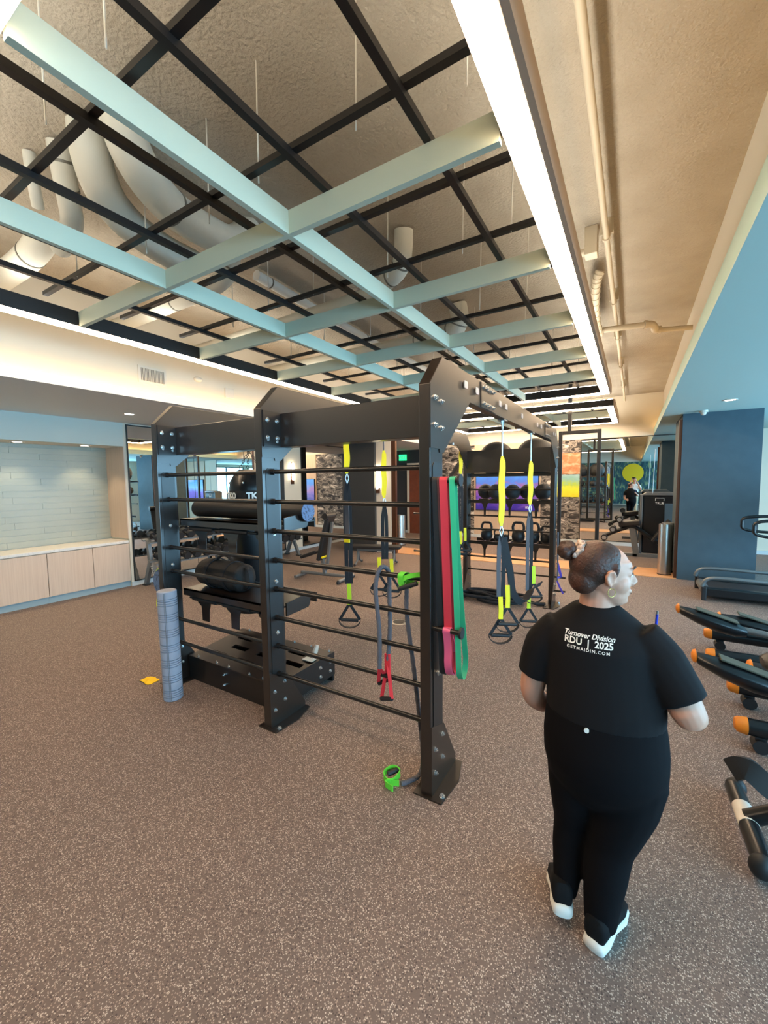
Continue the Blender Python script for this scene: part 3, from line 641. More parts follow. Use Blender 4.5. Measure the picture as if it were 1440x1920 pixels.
# slotted top: strips around the slots
tz0, tz1 = 0.215, 0.275; yA, yB = 2.19, 2.80
def topz(y): return tz0 + (tz1 - tz0) * (y - yA) / (yB - yA)
def topstrip(mb, x0, x1, y0, y1):
    mb.add([(x0,y0,topz(y0)),(x1,y0,topz(y0)),(x1,y1,topz(y1)),(x0,y1,topz(y1)),(x0,y0,topz(y0)-.012),(x1,y0,topz(y0)-.012),(x1,y1,topz(y1)-.012),(x0,y1,topz(y1)-.012)],
           [(0,1,2,3),(7,6,5,4),(0,4,5,1),(1,5,6,2),(2,6,7,3),(3,7,4,0)])
tp = MB(); rows = [(2.30, 2.36), (2.46, 2.52), (2.62, 2.68)]; yp = yA
for ri, (a, b) in enumerate(rows):
    topstrip(tp, sx0, sx1, yp, a); xp = sx0; yp = b
    for k in range(3):
        x = sx0 + 0.14 + 0.34 * k + (0.1 if ri % 2 else 0); topstrip(tp, xp, x, a, b); xp = x + 0.20
    topstrip(tp, xp, sx1, a, b)
topstrip(tp, sx0, sx1, yp, yB)
build(tp, 'slotted_top', 'steel_black', st)
bolts(st, [(sx0 + 0.12 + 0.21 * k + (0.05 if k % 2 else 0), 2.205, 0.218) for k in range(6)], 'z', 1, 0.008)
bolts(st, [(sx0 + 0.12 + 0.21 * k, 2.79, 0.275) for k in range(6)], 'z', 1, 0.008)
bolts(st, [(sx0 + 0.5, 2.189, 0.15), (sx0 + 0.5, 2.189, 0.06), (sx1 - 0.12, 2.189, 0.15), (sx1 - 0.12, 2.189, 0.06)], 'y', -1, 0.009)
build(box(sx1 - 0.14, sx1 - 0.03, 2.56, 2.62, 0.262, 0.268), 'label_tag', 'label_white', st)
build(MB().loft([[(sx1 - 0.05 + a*s_, 2.60 + b*s_*0.4 + o*0.06, 0.275 + o*0.10) for a, b in ((-1,0),(0,-1),(1,0),(0,1))] for o, s_ in ((0, 0.012), (0.5, 0.03), (1.0, 0.022))]), 'paper_tag', 'label_white', st)

# ------------------------------------------------------------------ things stored on the rig
fr = thing('foam_roller', 'long dark round foam roller lying on the upper shelf', 'foam roller', (-2.8, 2.38, 1.49))
build(MB().cyl((-3.47, 2.36, 1.568), (-2.16, 2.40, 1.568), 0.077, n=28), 'roll', 'vinyl_black', fr, 40)
for x, y, d in ((-3.47, 2.36, -1), (-2.16, 2.40, 1)): build(MB().cyl((x, y, 1.568), (x + d*0.006, y, 1.568), 0.074, n=28), 'end_cap', 'foam_cap', fr, 40)
sb = thing('sandbag', 'soft black sandbag lying across the lower shelf', 'sandbag', (-3.1, 2.42, 0.845))
rings = []
ax0, ax1 = Vector((-3.44, 2.38, 0.975)), Vector((-2.86, 2.37, 0.968)); axd = (ax1-ax0)
for t, r_ in ((0.0, 0.05), (0.01, 0.10), (0.04, 0.122), (0.2, 0.128), (0.45, 0.126), (0.7, 0.13), (0.93, 0.126), (0.98, 0.11), (1.0, 0.06)):
    c = ax0 + axd*t; d = axd.normalized(); u = Vector((0,0,1)); w_ = d.cross(u)
    rings.append([c + u*math.sin(a)*r_*0.98 + w_*math.cos(a)*r_*(1.02 + 0.03*math.sin(5*a + t*9)) for a in [2*math.pi*k/24 for k in range(24)]])
build(MB().loft(rings), 'bag', 'canvas_black', sb, 60)
for t in (0.3, 0.72):
    c = ax0 + axd*t; d = axd.normalized(); w_ = d.cross(Vector((0,0,1)))
    build(MB().tube([c + Vector((0,0,1))*math.sin(a)*0.134 + w_*math.cos(a)*0.137 for a in [2*math.pi*k/24 for k in range(24)]], 1.0, closed=True, flat=(d, 0.022, 0.003)), 'strap', 'webbing', sb, 60)
hp = [ax0 + axd*t + Vector((0, 0, 0.125 + 0.05*math.sin(math.pi*(t-0.3)/0.42))) for t in [0.3 + 0.42*k/10 for k in range(11)]]
build(MB().tube(hp, 0.012, 8), 'handle', 'webbing', sb, 60)
hp = [ax1 + axd.normalized()*0.0 + Vector((0.0, 0, 0)) + axd.normalized()*(0.06*math.sin(math.pi*k/10)) + Vector((0,0,1))*0.1*math.cos(math.pi*k/10) for k in range(11)]
build(MB().tube(hp, 1.0, flat=(axd.cross(Vector((0,0,1))), 0.02, 0.003)), 'end_handle', 'webbing', sb, 60)
# balls on the rear shelves
for x, r_, lb in ((-1.86, 0.27, 'big dark exercise ball on the top rear shelf, left one'), (-1.27, 0.28, 'big dark exercise ball on the top rear shelf, right one')):
    build(MB().ball((x, 6.46, 1.905 + r_ - 0.05), r_, 28, 16), 'exercise_ball', 'ball_black', smooth=60, label=lb, cat='ball', group='exercise balls')
balls = [(-2.05, 0.12, 6.54), (-1.84, 0.12, 6.40), (-1.58, 0.117, 6.40), (-1.39, 0.117, 6.54), (-1.14, 0.12, 6.40)]
for i, (x, r_, by) in enumerate(balls):
    t = thing('medicine_ball', 'black medicine ball on the rear rack, number %s from the left' % ('one', 'two', 'three', 'four', 'five')[i], 'ball', (x, by, 1.492), group='medicine balls on the rear rack')
    build(MB().ball((x, by, 1.492 + r_), r_, 22, 14), 'ball', 'ball_black', t, 60)
    build(MB().tube([(x + math.cos(a)*(r_+0.001), by + math.sin(a)*(r_+0.001), 1.492 + r_) for a in [2*math.pi*k/24 for k in range(24)]], 0.003, 6, closed=True), 'seam', 'rubber_black', t, 60)
def kettlebell(x, y, z, r_, label):
    t = thing('kettlebell', label, 'kettlebell', (x, y, z), group='kettlebells on the rear rack')
    build(MB().lathe([(0.001, 0), (r_*0.62, 0), (r_*0.92, r_*0.4), (r_, r_*0.9), (r_*0.9, r_*1.45), (r_*0.6, r_*1.8), (0.001, r_*1.95)], (x, y, z), 20), 'bell', 'iron_black', t, 60)
    hw, hh = r_*0.85, r_*1.35
    pts = smoothpath([(x - hw*0.75, y, z + r_*1.5), (x - hw, y, z + r_*2.2), (x - hw*0.7, y, z + r_*1.6 + hh), (x, y, z + r_*1.68 + hh), (x + hw*0.7, y, z + r_*1.6 + hh), (x + hw, y, z + r_*2.2), (x + hw*0.75, y, z + r_*1.5)], 4)
    build(MB().tube(pts, r_*0.2, 10), 'handle', 'iron_black', t, 60)
for i, (x, r_) in enumerate(((-1.97, 0.092), (-1.80, 0.055), (-1.67, 0.055), (-1.48, 0.098), (-1.265, 0.098), (-1.075, 0.085))):
    kettlebell(x, 6.36, 0.847, r_, 'black kettlebell on the rear rack, number %s from the left' % ('one', 'two', 'three', 'four', 'five', 'six')[i])

# ------------------------------------------------------------------ heavy bag on its chain
hb = thing('heavy_bag', 'blue grey heavy punching bag marked TKO behind the shelves', 'punching bag', (-3.55, 3.0, 0.42))
bx_, by_ = -3.53, 3.02
build(MB().lathe([(0.001, 0.0), (0.20, 0.0), (0.215, 0.02), (0.215, 1.32), (0.20, 1.40), (0.15, 1.49), (0.10, 1.52), (0.001, 1.52)], (bx_, by_, 0.42), 32), 'bag', 'machine_black', hb, 50)
build(MB().lathe([(0.2165, 1.10), (0.2165, 1.29), (0.202, 1.385), (0.2, 1.385), (0.2, 1.10)], (bx_, by_, 0.42), 32), 'collar', 'canvas_black', hb, 60)
for k in range(6):
    a = k * math.pi / 3; build(MB().ball((bx_ + 0.205*math.cos(a), by_ + 0.205*math.sin(a), 1.80), 0.014, 8, 6), 'rivet', 'bolt_zinc', hb, 60)
top_ = Vector((bx_, by_, 2.27))
def chain(p0, p1, parent, n=10, r=0.012):
    p0, p1 = Vector(p0), Vector(p1); d = (p1-p0); L = d.length/n; dn = d.normalized(); u = dn.orthogonal().normalized(); w_ = dn.cross(u); mb = MB()
    for i in range(n):
        c = p0 + d*((i+0.5)/n); s_ = u if i % 2 else w_
        mb.tube([c + dn*math.cos(a)*L*0.62 + s_*math.sin(a)*r for a in [2*math.pi*k/8 for k in range(8)]], 0.003, 5, closed=True)
    build(mb, 'chain', 'iron_black', parent, 60)
for k in range(3):
    a = k * 2*math.pi/3 + 0.5; chain((bx_ + 0.17*math.cos(a), by_ + 0.17*math.sin(a), 1.88), (bx_, by_, 2.14), hb)
chain((bx_, by_, 2.12), (bx_, by_, 2.30), hb, 5)
for ang in (-28, -100):
    a = R(ang); c = Vector((bx_ + 0.2185*math.cos(a), by_ + 0.2185*math.sin(a), 1.665))
    text_part('TKO', 0.085, facing(c, (-math.sin(a), math.cos(a), 0), (0,0,1)), 'print_white', hb, offset=0.004)

# ------------------------------------------------------------------ suspension straps
def strap_thing(label, x, y, ztop, zy0, zy1, zb, ym='strap_yellow', grey=False, hand=((0, 0.0),), splay=0.095, ends='strap_lime', loop=0.10):
    """anchor strap (yellow tube) from zy0 down to zy1, black webbing to the handles at zb"""
    t = thing('suspension_strap', label, 'suspension trainer', (x, y, zb), group='suspension straps hanging from the rig')
    wd = (0.85, 0.53, 0)
    if ztop > zy0: build(MB().tube([(x, y, ztop), (x, y, zy0)], 0.007, 8), 'anchor_cord', 'webbing_grey' if not grey else 'steel', t, 60)
    n = 12; L = zy0 - zy1
    build(MB().tube([(x + 0.004*math.sin(k), y, zy0 - L*k/n) for k in range(n+1)], [0.35 if k in (0, n) else 0.8 + 0.2*math.sin(math.pi*k/n) for k in range(n+1)], flat=(wd, 0.027, 0.008)), 'yellow_sleeve', ym, t, 60)
    zc = zy1 - 0.09
    cb = MB(); 
    for s_ in (-1, 1): cb.tube([(x, y, zy1 + 0.01), (x + s_*0.016*0.85, y + s_*0.016*0.5, zy1 - 0.04), (x, y, zc)], 0.004, 6)
    build(cb, 'carabiner', 'steel', t, 60)
    zs = zb + 0.42
    for s_ in (-1, 1):
        dx, dy = s_*0.018*wd[0], s_*0.018*wd[1]
        build(MB().tube([(x, y, zc + 0.01), (x + dx, y + dy, zc - 0.1), (x + dx*1.2, y + dy*1.2, (zc+zs)/2), (x + dx, y + dy, zs)], 1.0, flat=(wd, 0.018, 0.003)), 'webbing', 'webbing_grey' if s_ < 0 and grey else 'webbing', t, 60)
    for i, (ddx, dz) in enumerate(hand):
        hx, hy, hz = x + ddx*wd[0], y + ddx*wd[1], zb + dz
        build(MB().tube([(hx - 0.003, hy, hz + 0.42), (hx + 0.002, hy, hz + 0.30), (hx, hy, hz + 0.22)], 1.0, flat=(wd, 0.019, 0.006)), 'adjuster', ends, t, 60)
        tri = MB()
        for s_ in (-1, 1):
            tri.tube([(hx, hy, hz + 0.23), (hx + s_*splay*wd[0], hy + s_*splay*wd[1], hz + 0.075)], 1.0, flat=(wd, 0.013, 0.003))
        build(tri, 'handle_strap', 'webbing', t, 60)
        build(MB().cyl((hx - splay*wd[0]*0.85, hy - splay*wd[1]*0.85, hz + 0.078), (hx + splay*wd[0]*0.85, hy + splay*wd[1]*0.85, hz + 0.068), 0.016, n=12), 'grip', 'rubber_black', t, 60)
        lp = [(hx + splay*math.cos(a)*wd[0]*1.05, hy + splay*math.cos(a)*wd[1]*1.05, hz + 0.07 + math.sin(a)*0.07) for a in [math.pi + math.pi*k/10 for k in range(11)]]
        build(MB().tube(lp, 1.0, flat=((0.53, -0.85, 0), 0.016, 0.003)), 'foot_loop', 'webbing', t, 60)
    return t
s_a = strap_thing('suspension strap with lime adjuster hanging left behind the wall bars', -2.24, 3.03, 2.30, 2.28, 1.87, 0.43, ends='strap_lime')
build(box(-2.265, -2.215, 3.012, 3.02, 1.30, 1.62), 'care_label', 'webbing_grey', s_a); build(box(-2.27, -2.21, 3.005, 3.015, 1.24, 1.27), 'yellow_tab', 'strap_yellow', s_a)
strap_thing('suspension strap with two handles nearer the post behind the wall bars', -2.24, 3.68, 2.30, 2.12, 1.62, 0.55, hand=((-0.06, 0.02), (0.07, 0.0)), ends='strap_yellow')
strap_thing('suspension strap at the rear left corner of the rig', -2.24, 5.92, 2.30, 2.32, 1.88, 0.60, hand=((0, 0), (0.07, 0.05)), ends='strap_yellow')
s_d = strap_thing('suspension strap nearest on the right beam with hanging belt', -0.962, 3.52, 2.30, 2.0, 1.40, 0.36, grey=True, hand=((0.0, 0.0), (0.06, 0.10)), ends='strap_yellow')
build(MB().tube(smoothpath([(-0.95, 3.54, 1.30), (-0.90, 3.58, 1.0), (-0.88, 3.62, 0.80), (-0.82, 3.72, 0.70), (-0.76, 3.82, 0.80), (-0.70, 3.92, 0.84)]), 1.0, flat=((0.6, 0.4, 0.6), 0.03, 0.004)), 'belt', 'webbing', s_d, 60)
s_e = strap_thing('suspension strap farther along the right beam', -0.962, 4.66, 2.30, 2.0, 1.52, 0.14, grey=True, hand=((0.0, 0.0), (0.05, 0.28)), ends='strap_lime')
for x, y in ((-0.962, 3.52), (-0.962, 4.66)):
    t_ = s_d if y < 4 else s_e
    build(MB().box(x - 0.03, x + 0.03, y - 0.05, y + 0.05, 2.293, 2.304).tube([(x, y - 0.03, 2.295), (x, y - 0.02, 2.24), (x, y, 2.215), (x, y + 0.02, 2.24), (x, y + 0.03, 2.295)], 0.006, 6), 'beam_hook', 'steel', t_, 60)

# ------------------------------------------------------------------ loop bands on the post peg
for z, l in ((1.80, 0.15), (0.98, 0.16)):
    pg = build(MB().cyl((xf, 2.035, z), (xf + l, 2.035, z), 0.014, n=12), 'peg', 'rung_black', upr['C'], 40)
    build(MB().cyl((xf + l, 2.035, z), (xf + l + 0.012, 2.035, z), 0.032, n=18), 'peg_cap', 'rubber_black', pg, 40)
def loop_band(label, x, w, m, zt, zb, dx, belly, y=2.035):
    """closed rubber loop over the peg: two sides hanging and a round bottom"""
    pts = []; n = 14; r0 = 0.017
    for k in range(9):
        a = math.pi * k / 8; pts.append((x, y - math.cos(a)*r0, zt + math.sin(a)*r0))
    for k in range(1, n): t_ = k / n; pts.append((x + dx*t_**1.4, y + r0 + (belly-r0)*t_**2.2 + 0.06*t_, zt + (zb + 0.1 - zt)*t_))
    for k in range(9):
        a = math.pi * k / 8; pts.append((x + dx, y + 0.06 + math.cos(a)*belly, zb + 0.1 - math.sin(a)*0.1))
    for k in range(n-1, 0, -1): t_ = k / n; pts.append((x + dx*t_**1.4, y - r0 - (belly-r0)*t_**2.2 + 0.06*t_, zt + (zb + 0.1 - zt)*t_))
    t = thing('resistance_band', label, 'resistance band', (x, y, zb), group='loop bands on the near post')
    build(MB().tube(pts, 1.0, closed=True, flat=((1, 0.25, 0), w/2, 0.0025)), 'loop', m, t, 60)
loop_band('wide black loop band nearest the post', xf + 0.018, 0.030, 'rubber_black', 1.80, 0.70, 0.02, 0.03)
loop_band('narrow dark maroon loop band beside the red one', xf + 0.040, 0.012, 'band_maroon', 1.80, 0.73, 0.03, 0.035)
loop_band('wide red loop band hanging on the near post peg', xf + 0.068, 0.042, 'band_red', 1.80, 0.72, 0.02, 0.045)
loop_band('green loop band hanging outermost on the near post peg', xf + 0.118, 0.030, 'band_green', 1.80, 0.70, 0.03, 0.055)
loop_band('short pink loop band on the lower peg', xf + 0.085, 0.040, 'band_pink', 0.98, 0.71, 0.0, 0.055)

# ------------------------------------------------------------------ sleeved resistance tubes with handles
def sleeve(pts, r, n=16):
    path = smoothpath(pts, n); return MB().tube(path, [r*(1 + 0.09*math.sin(i*1.9)) for i in range(len(path))], 10)
yr = YF + 0.09
gt = thing('resistance_tube', 'grey sleeved resistance tube with red handles looped over a rung', 'resistance tube', (-1.28, yr, 0.45))
zr = RZ[3]
build(sleeve([(-1.29, yr - 0.05, 0.66), (-1.295, yr - 0.04, 0.9), (-1.32, yr - 0.035, 1.15), (-1.30, yr - 0.01, zr + 0.035), (-1.27, yr + 0.035, zr + 0.01), (-1.265, yr + 0.035, 1.1), (-1.255, yr + 0.02, 0.9), (-1.26, yr + 0.0, 0.70)], 0.0135), 'sleeve', 'tube_sleeve', gt, 60)
def stirrup(p0, c, a, m, parent, w=0.055):
    """two straps from p0 down to the ends of a grip centred at c along direction a"""
    p0, c, a = Vector(p0), Vector(c), Vector(a).normalized(); q = MB()
    for s_ in (-1, 1): q.tube([p0, c + a*w*s_], 1.0, flat=((0.85, 0.5, 0.1), 0.011, 0.002))
    build(q, 'handle_strap', m, parent, 60); build(MB().cyl(c - a*w, c + a*w, 0.014, n=12), 'grip', 'rubber_black', parent, 40)
stirrup((-1.26, yr, 0.70), (-1.255, yr - 0.03, 0.47), (0.8, -0.3, 0.35), 'nylon_red', gt); stirrup((-1.29, yr - 0.05, 0.66), (-1.31, yr + 0.03, 0.54), (0.75, 0.2, 0.4), 'nylon_red', gt, 0.04)
build(MB().tube([(-1.262, yr, 0.74), (-1.258, yr - 0.005, 0.64)], 1.0, flat=((1,0,0), 0.018, 0.008)), 'cuff', 'nylon_red', gt)
nt_ = thing('resistance_tube', 'grey sleeved resistance tube with lime handles trailing to the floor', 'resistance tube', (-1.1, 2.05, 0.0))
build(sleeve([(-1.135, yr + 0.02, 1.17), (-1.13, yr + 0.01, 1.0), (-1.10, yr + 0.03, 0.7), (-1.075, yr + 0.05, 0.4), (-1.045, yr + 0.04, 0.14), (-1.05, yr + 0.01, 0.035), (-1.09, yr - 0.06, 0.02), (-1.12, yr - 0.10, 0.02)], 0.0135), 'sleeve', 'tube_sleeve', nt_, 60)
stirrup((-1.135, yr + 0.02, 1.22), (-1.10, yr - 0.03, 1.19), (0.9, 0.2, 0.35), 'nylon_green', nt_, 0.06)
build(MB().tube(smoothpath([(-1.15, yr - 0.02, 1.19), (-1.15, yr - 0.03, 1.245), (-1.14, yr, 1.262), (-1.13, yr + 0.03, 1.24), (-1.13, yr + 0.03, 1.16)]), 1.0, flat=((1,0,0), 0.018, 0.002)), 'wrap', 'nylon_green', nt_, 60)
build(MB().tube(smoothpath([(-1.15, yr - 0.02, 1.22), (-1.09, yr - 0.025, 1.25), (-1.03, yr - 0.01, 1.262)]), 1.0, flat=((0,0.2,1), 0.014, 0.002)), 'wrap', 'nylon_green', nt_, 60)
lp = smoothpath([(-1.13, 1.985, 0.02), (-1.20, 1.965, 0.022), (-1.235, 1.99, 0.04), (-1.20, 2.035, 0.06), (-1.15, 2.03, 0.055), (-1.16, 1.985, 0.03), (-1.20, 1.945, 0.022), (-1.14, 1.93, 0.02)])
build(MB().tube(lp, 1.0, flat=((0,0,1), 0.018, 0.0025)), 'floor_strap', 'nylon_green', nt_, 60)
build(cyl((-1.21, 1.99, 0.045), (-1.16, 2.05, 0.06), 0.015), 'grip', 'rubber_black', nt_, 40)
pt = thing('resistance_tube', 'thin grey tube with purple straps on the far right post', 'resistance tube', (-0.9, 6.2, 0.2))
build(sleeve([(-0.89, 6.16, 1.05), (-0.885, 6.14, 0.8), (-0.88, 6.14, 0.5), (-0.885, 6.14, 0.36)], 0.012, 8), 'sleeve', 'tube_sleeve', pt, 60)
build(MB().tube([(-0.885, 6.14, 0.36), (-0.85, 6.13, 0.28), (-0.80, 6.12, 0.19)], 1.0, flat=((1,0,1), 0.012, 0.002)), 'strap', 'nylon_purple', pt, 60)
build(MB().tube([(-0.885, 6.14, 0.62), (-0.85, 6.13, 0.50), (-0.83, 6.13, 0.43), (-0.88, 6.13, 0.41)], 1.0, flat=((1,0,1), 0.016, 0.002)), 'strap', 'nylon_purple', pt, 60)
for z in (0.40, 0.20): build(cyl((PX['C'] + PW, 6.2, z), (PX['C'] + PW + 0.15, 6.2, z), 0.014), 'peg', 'rung_black', rig, 40)

# ------------------------------------------------------------------ battle rope heap
rp = thing('battle_rope', 'thick black battle rope heaped under the rear rack', 'rope', (-1.75, 6.0, 0))
rnd = random.Random(3); pts = []
for i in range(54):
    a = i * 0.62; k = 0.6 + 0.4*math.sin(i*0.9); lay = (i // 10) * 0.017
    pts.append((-1.78 + 0.52*k*math.cos(a) + 0.05*rnd.uniform(-1,1), 5.95 + 0.22*k*math.sin(a) + 0.03*rnd.uniform(-1,1), 0.03 + lay + 0.012*rnd.random()))
pts += [(-1.35, 6.05, 0.06), (-1.15, 6.0, 0.03), (-1.02, 6.04, 0.03)]
build(MB().tube(smoothpath(pts, 5), 0.022, 8), 'rope', 'rope_black', rp, 60)
build(cyl((-1.14, 6.0, 0.03), (-1.02, 6.04, 0.03), 0.027), 'sleeve_end', 'rubber_black', rp, 40)
hp = smoothpath([(-2.42, 6.12, 0.40), (-2.36, 6.08, 0.30), (-2.42, 6.06, 0.20), (-2.30, 6.05, 0.10), (-2.18, 6.0, 0.04), (-2.0, 5.95, 0.03)], 6)
build(MB().tube(hp, 0.024, 8), 'rope', 'rope_black', rp, 60)

# ------------------------------------------------------------------ loose things on the floor
g2 = thing('foam_roller', 'grey blue ribbed foam roller standing upright on the floor', 'foam roller', (-3.26, 1.9, 0))
prof = [(0.001, 0.0), (0.070, 0.0), (0.075, 0.006)]; z = 0.03
for k in range(7):
    for j in range(4): prof += [(0.0755, z), (0.068, z + 0.002), (0.068, z + 0.006), (0.0755, z + 0.008)]; z += 0.019
    z += 0.052
prof = [(r_, zz) for r_, zz in prof if zz < 0.91] + [(0.075, 0.915), (0.068, 0.921), (0.001, 0.921)]
ro = build(MB().lathe(prof, (0, 0, 0), 32), 'roll', 'foam_grey', None, 35); ro.parent = g2; ro.location = (0, 0, 0)
for a in (-50, -42):
    c = (0.0755*math.cos(R(a)), 0.0755*math.sin(R(a))); o_ = build(MB().cyl((c[0], c[1], 0.01), (c[0], c[1], 0.91), 0.0022, n=6), 'groove', 'machine_grey', g2); o_.data.transform(Matrix.Translation((-3.26, 1.9, 0)))
g2.rotation_euler = (0.0, R(-1.2), 0)
cb = MB(); rnd = random.Random(5); n = 7
gv = [[(-3.74 + 0.16*(i/(n-1)-0.5) + rnd.uniform(-.008,.008), 1.96 + 0.11*(j/(n-1)-0.5) + rnd.uniform(-.008,.008), 0.004 + 0.045*rnd.random()*math.sin(math.pi*i/(n-1))**0.5*(0.4+0.6*math.sin(math.pi*j/(n-1)))) for i in range(n)] for j in range(n)]
cb.add([p for r_ in gv for p in r_], [(j*n+i, j*n+i+1, (j+1)*n+i+1, (j+1)*n+i) for j in range(n-1) for i in range(n-1)])
o_ = build(cb, 'cloth', 'cloth_yellow', smooth=80, label='crumpled yellow cloth on the floor beside the upright roller', cat='cloth')
md = o_.modifiers.new('thick', 'SOLIDIFY'); md.thickness = 0.004; md = o_.modifiers.new('sub', 'SUBSURF'); md.levels = md.render_levels = 1
fo = thing('floor_outlet', 'round metal floor outlet cover beyond the wall bars', 'floor outlet', (-2.5, 4.44, 0))
build(MB().lathe([(0.001, 0), (0.105, 0), (0.10, 0.006), (0.088, 0.008), (0.001, 0.008)], (-2.5, 4.44, 0), 28), 'ring', 'brushed_steel', fo, 30)
build(MB().lathe([(0.001, 0.008), (0.08, 0.008), (0.08, 0.010), (0.001, 0.010)], (-2.5, 4.44, 0), 28), 'lid', 'rubber_black', fo, 30); build(box(-2.44, -2.40, 4.43, 4.46, 0.010, 0.013), 'latch', 'steel', fo)
ng = thing('exercise_disc', 'lime edged blue disc hanging behind the left rig post', 'exercise disc', (-3.67, 2.10, 0.73))
build(cyl((-3.67, 2.075, 0.90), (-3.67, 2.09, 0.90), 0.12, n=32), 'face', 'foam_cap', ng, 40)
build(cyl((-3.675, 2.09, 0.90), (-3.675, 2.105, 0.90), 0.132, n=32), 'rim', 'strap_lime', ng, 40)
build(cyl((-3.67, 2.095, 0.96), (-3.56, 2.095, 0.96), 0.012), 'hanger', 'rung_black', ng, 40)
build(MB().tube([(-3.72, 2.08, 0.80), (-3.735, 2.075, 0.72), (-3.73, 2.07, 0.67)], 1.0, flat=((1, 0, 0), 0.016, 0.003)), 'tail_strap', 'strap_lime', ng)
# ------------------------------------------------------------------ dumbbell rack along the left mirror
rk = thing('dumbbell_rack', 'two tier grey steel dumbbell rack in front of the left mirror', 'dumbbell rack', (-7.2, 5.65, 0))
for y in (3.92, 5.65, 7.4):
    leg = build(MB().prism([(-7.42, 0.02), (-7.34, 0.02), (-7.16, 0.42), (-7.22, 0.80), (-7.29, 0.82), (-7.25, 0.44)], 'y', y - 0.03, y + 0.03), 'upright', 'machine_grey', rk, bevel=0.005)
    build(MB().prism([(-7.02, 0.02), (-6.95, 0.02), (-7.14, 0.46), (-7.2, 0.42)], 'y', y - 0.03, y + 0.03), 'front_leg', 'machine_grey', rk, bevel=0.005)
    for x in (-7.38, -6.99): build(box(x - 0.06, x + 0.06, y - 0.045, y + 0.045, 0, 0.022), 'foot', 'rubber_black', rk, bevel=0.006)
text_part('TRUE', 0.085, facing((-7.10, 3.885, 0.30), (0.42, 0, -0.91), (0.91, 0, 0.42)), 'print_white', rk)
for z, x in ((0.42, -7.04), (0.78, -7.22)):
    for dx in (-0.11, 0.09):
        build(MB().obox((x + dx, 5.66, z + (0.035 if dx < 0 else -0.0)), (0.03, 0, -0.008), (0, 1.80, 0), (0, 0, 0.012)), 'tier_rail', 'machine_grey', rk)
ORD = 'first second third fourth fifth sixth seventh eighth ninth tenth eleventh twelfth thirteenth fourteenth fifteenth sixteenth seventeenth'.split()
for ti, (z, x) in enumerate(((0.42, -7.04), (0.78, -7.22))):
    for k in range(17):
        y = 4.02 + k * 0.205; r_ = 0.060 + 0.0022 * (k if ti == 0 else k * 0.7)
        t = thing('dumbbell', 'black round dumbbell on the %s rack tier, %s from the cabinet end' % (('lower', 'upper')[ti], ORD[k]), 'dumbbell', (x, y, z + 0.03), group='dumbbells on the %s rack tier' % ('lower', 'upper')[ti], local=True)
        for d in (-1, 1):
            c = Vector((d*0.105, 0, 0.062 + d*(-0.018)))
            build(MB().cyl(c - Vector((0.042, 0, -0.008)), c + Vector((0.042, 0, -0.008)), r_, n=14), 'head', 'rubber_black', t, 40)
        build(MB().cyl((-0.07, 0, 0.075), (0.07, 0, 0.05), 0.015, n=8), 'handle', 'steel', t, 40)

# ------------------------------------------------------------------ adjustable bench and flat bench
bn = thing('adjustable_bench', 'upright adjustable bench with grey steel frame beyond the wall bars', 'weight bench', (-4.85, 5.8, 0), R(8), local=True)
f = MB().tube([(-0.50, 0, 0.10), (0.0, 0, 0.09), (0.45, 0, 0.09)], 0.03, 10); f.cyl((-0.5, -0.22, 0.05), (-0.5, 0.22, 0.05), 0.028); f.cyl((0.45, -0.28, 0.05), (0.45, 0.28, 0.05), 0.03)
build(f, 'base_frame', 'machine_grey', bn, 50)
build(MB().obox((-0.02, 0, 0.30), (0.03, 0, 0.0), (0, 0.03, 0), (-0.04, 0, 0.22)).obox((0.12, 0, 0.62), (0.022, 0, 0), (0, 0.03, 0), (0.07, 0, 0.45)), 'mast', 'machine_grey', bn, bevel=0.005)
build(MB().obox((0.05, 0, 0.78), (0.035, 0, -0.008), (0, 0.14, 0), (0.11, 0, 0.42)), 'back_pad', 'upholstery', bn, bevel=0.02)
build(MB().obox((-0.27, 0, 0.46), (0.17, 0, 0.06), (0, 0.14, 0), (-0.01, 0, 0.03)), 'seat_pad', 'upholstery', bn, bevel=0.02)
build(cyl((0.13, -0.16, 1.18), (0.13, 0.16, 1.18), 0.06), 'head_roll', 'upholstery', bn, 40); build(cyl((0.02, -0.1, 0.42), (0.02, 0.1, 0.42), 0.02), 'pin_knob', 'strap_yellow', bn, 40)
for y in (-0.28, 0.28): build(MB().ball((0.45, y, 0.035), 0.035, 10, 8), 'foot', 'rubber_black', bn, 60)
b2 = thing('flat_bench', 'low black flat bench with steel feet near the charcoal column', 'weight bench', (-4.7, 7.35, 0), R(18), local=True)
build(box(-0.55, 0.55, -0.14, 0.14, 0.36, 0.43), 'pad', 'upholstery', b2, bevel=0.02); build(MB().box(-0.42, 0.42, -0.03, 0.03, 0.30, 0.36), 'rail', 'machine_grey', b2)
for x in (-0.4, 0.4):
    build(MB().tube([(x, -0.26, 0.03), (x, -0.06, 0.10), (x, 0, 0.32), (x, 0.06, 0.10), (x, 0.26, 0.03)], 0.025, 8), 'leg', 'machine_grey', b2, 50)
    for y in (-0.27, 0.27): build(MB().ball((x, y, 0.028), 0.028, 10, 8), 'foot', 'rubber_black', b2, 60)

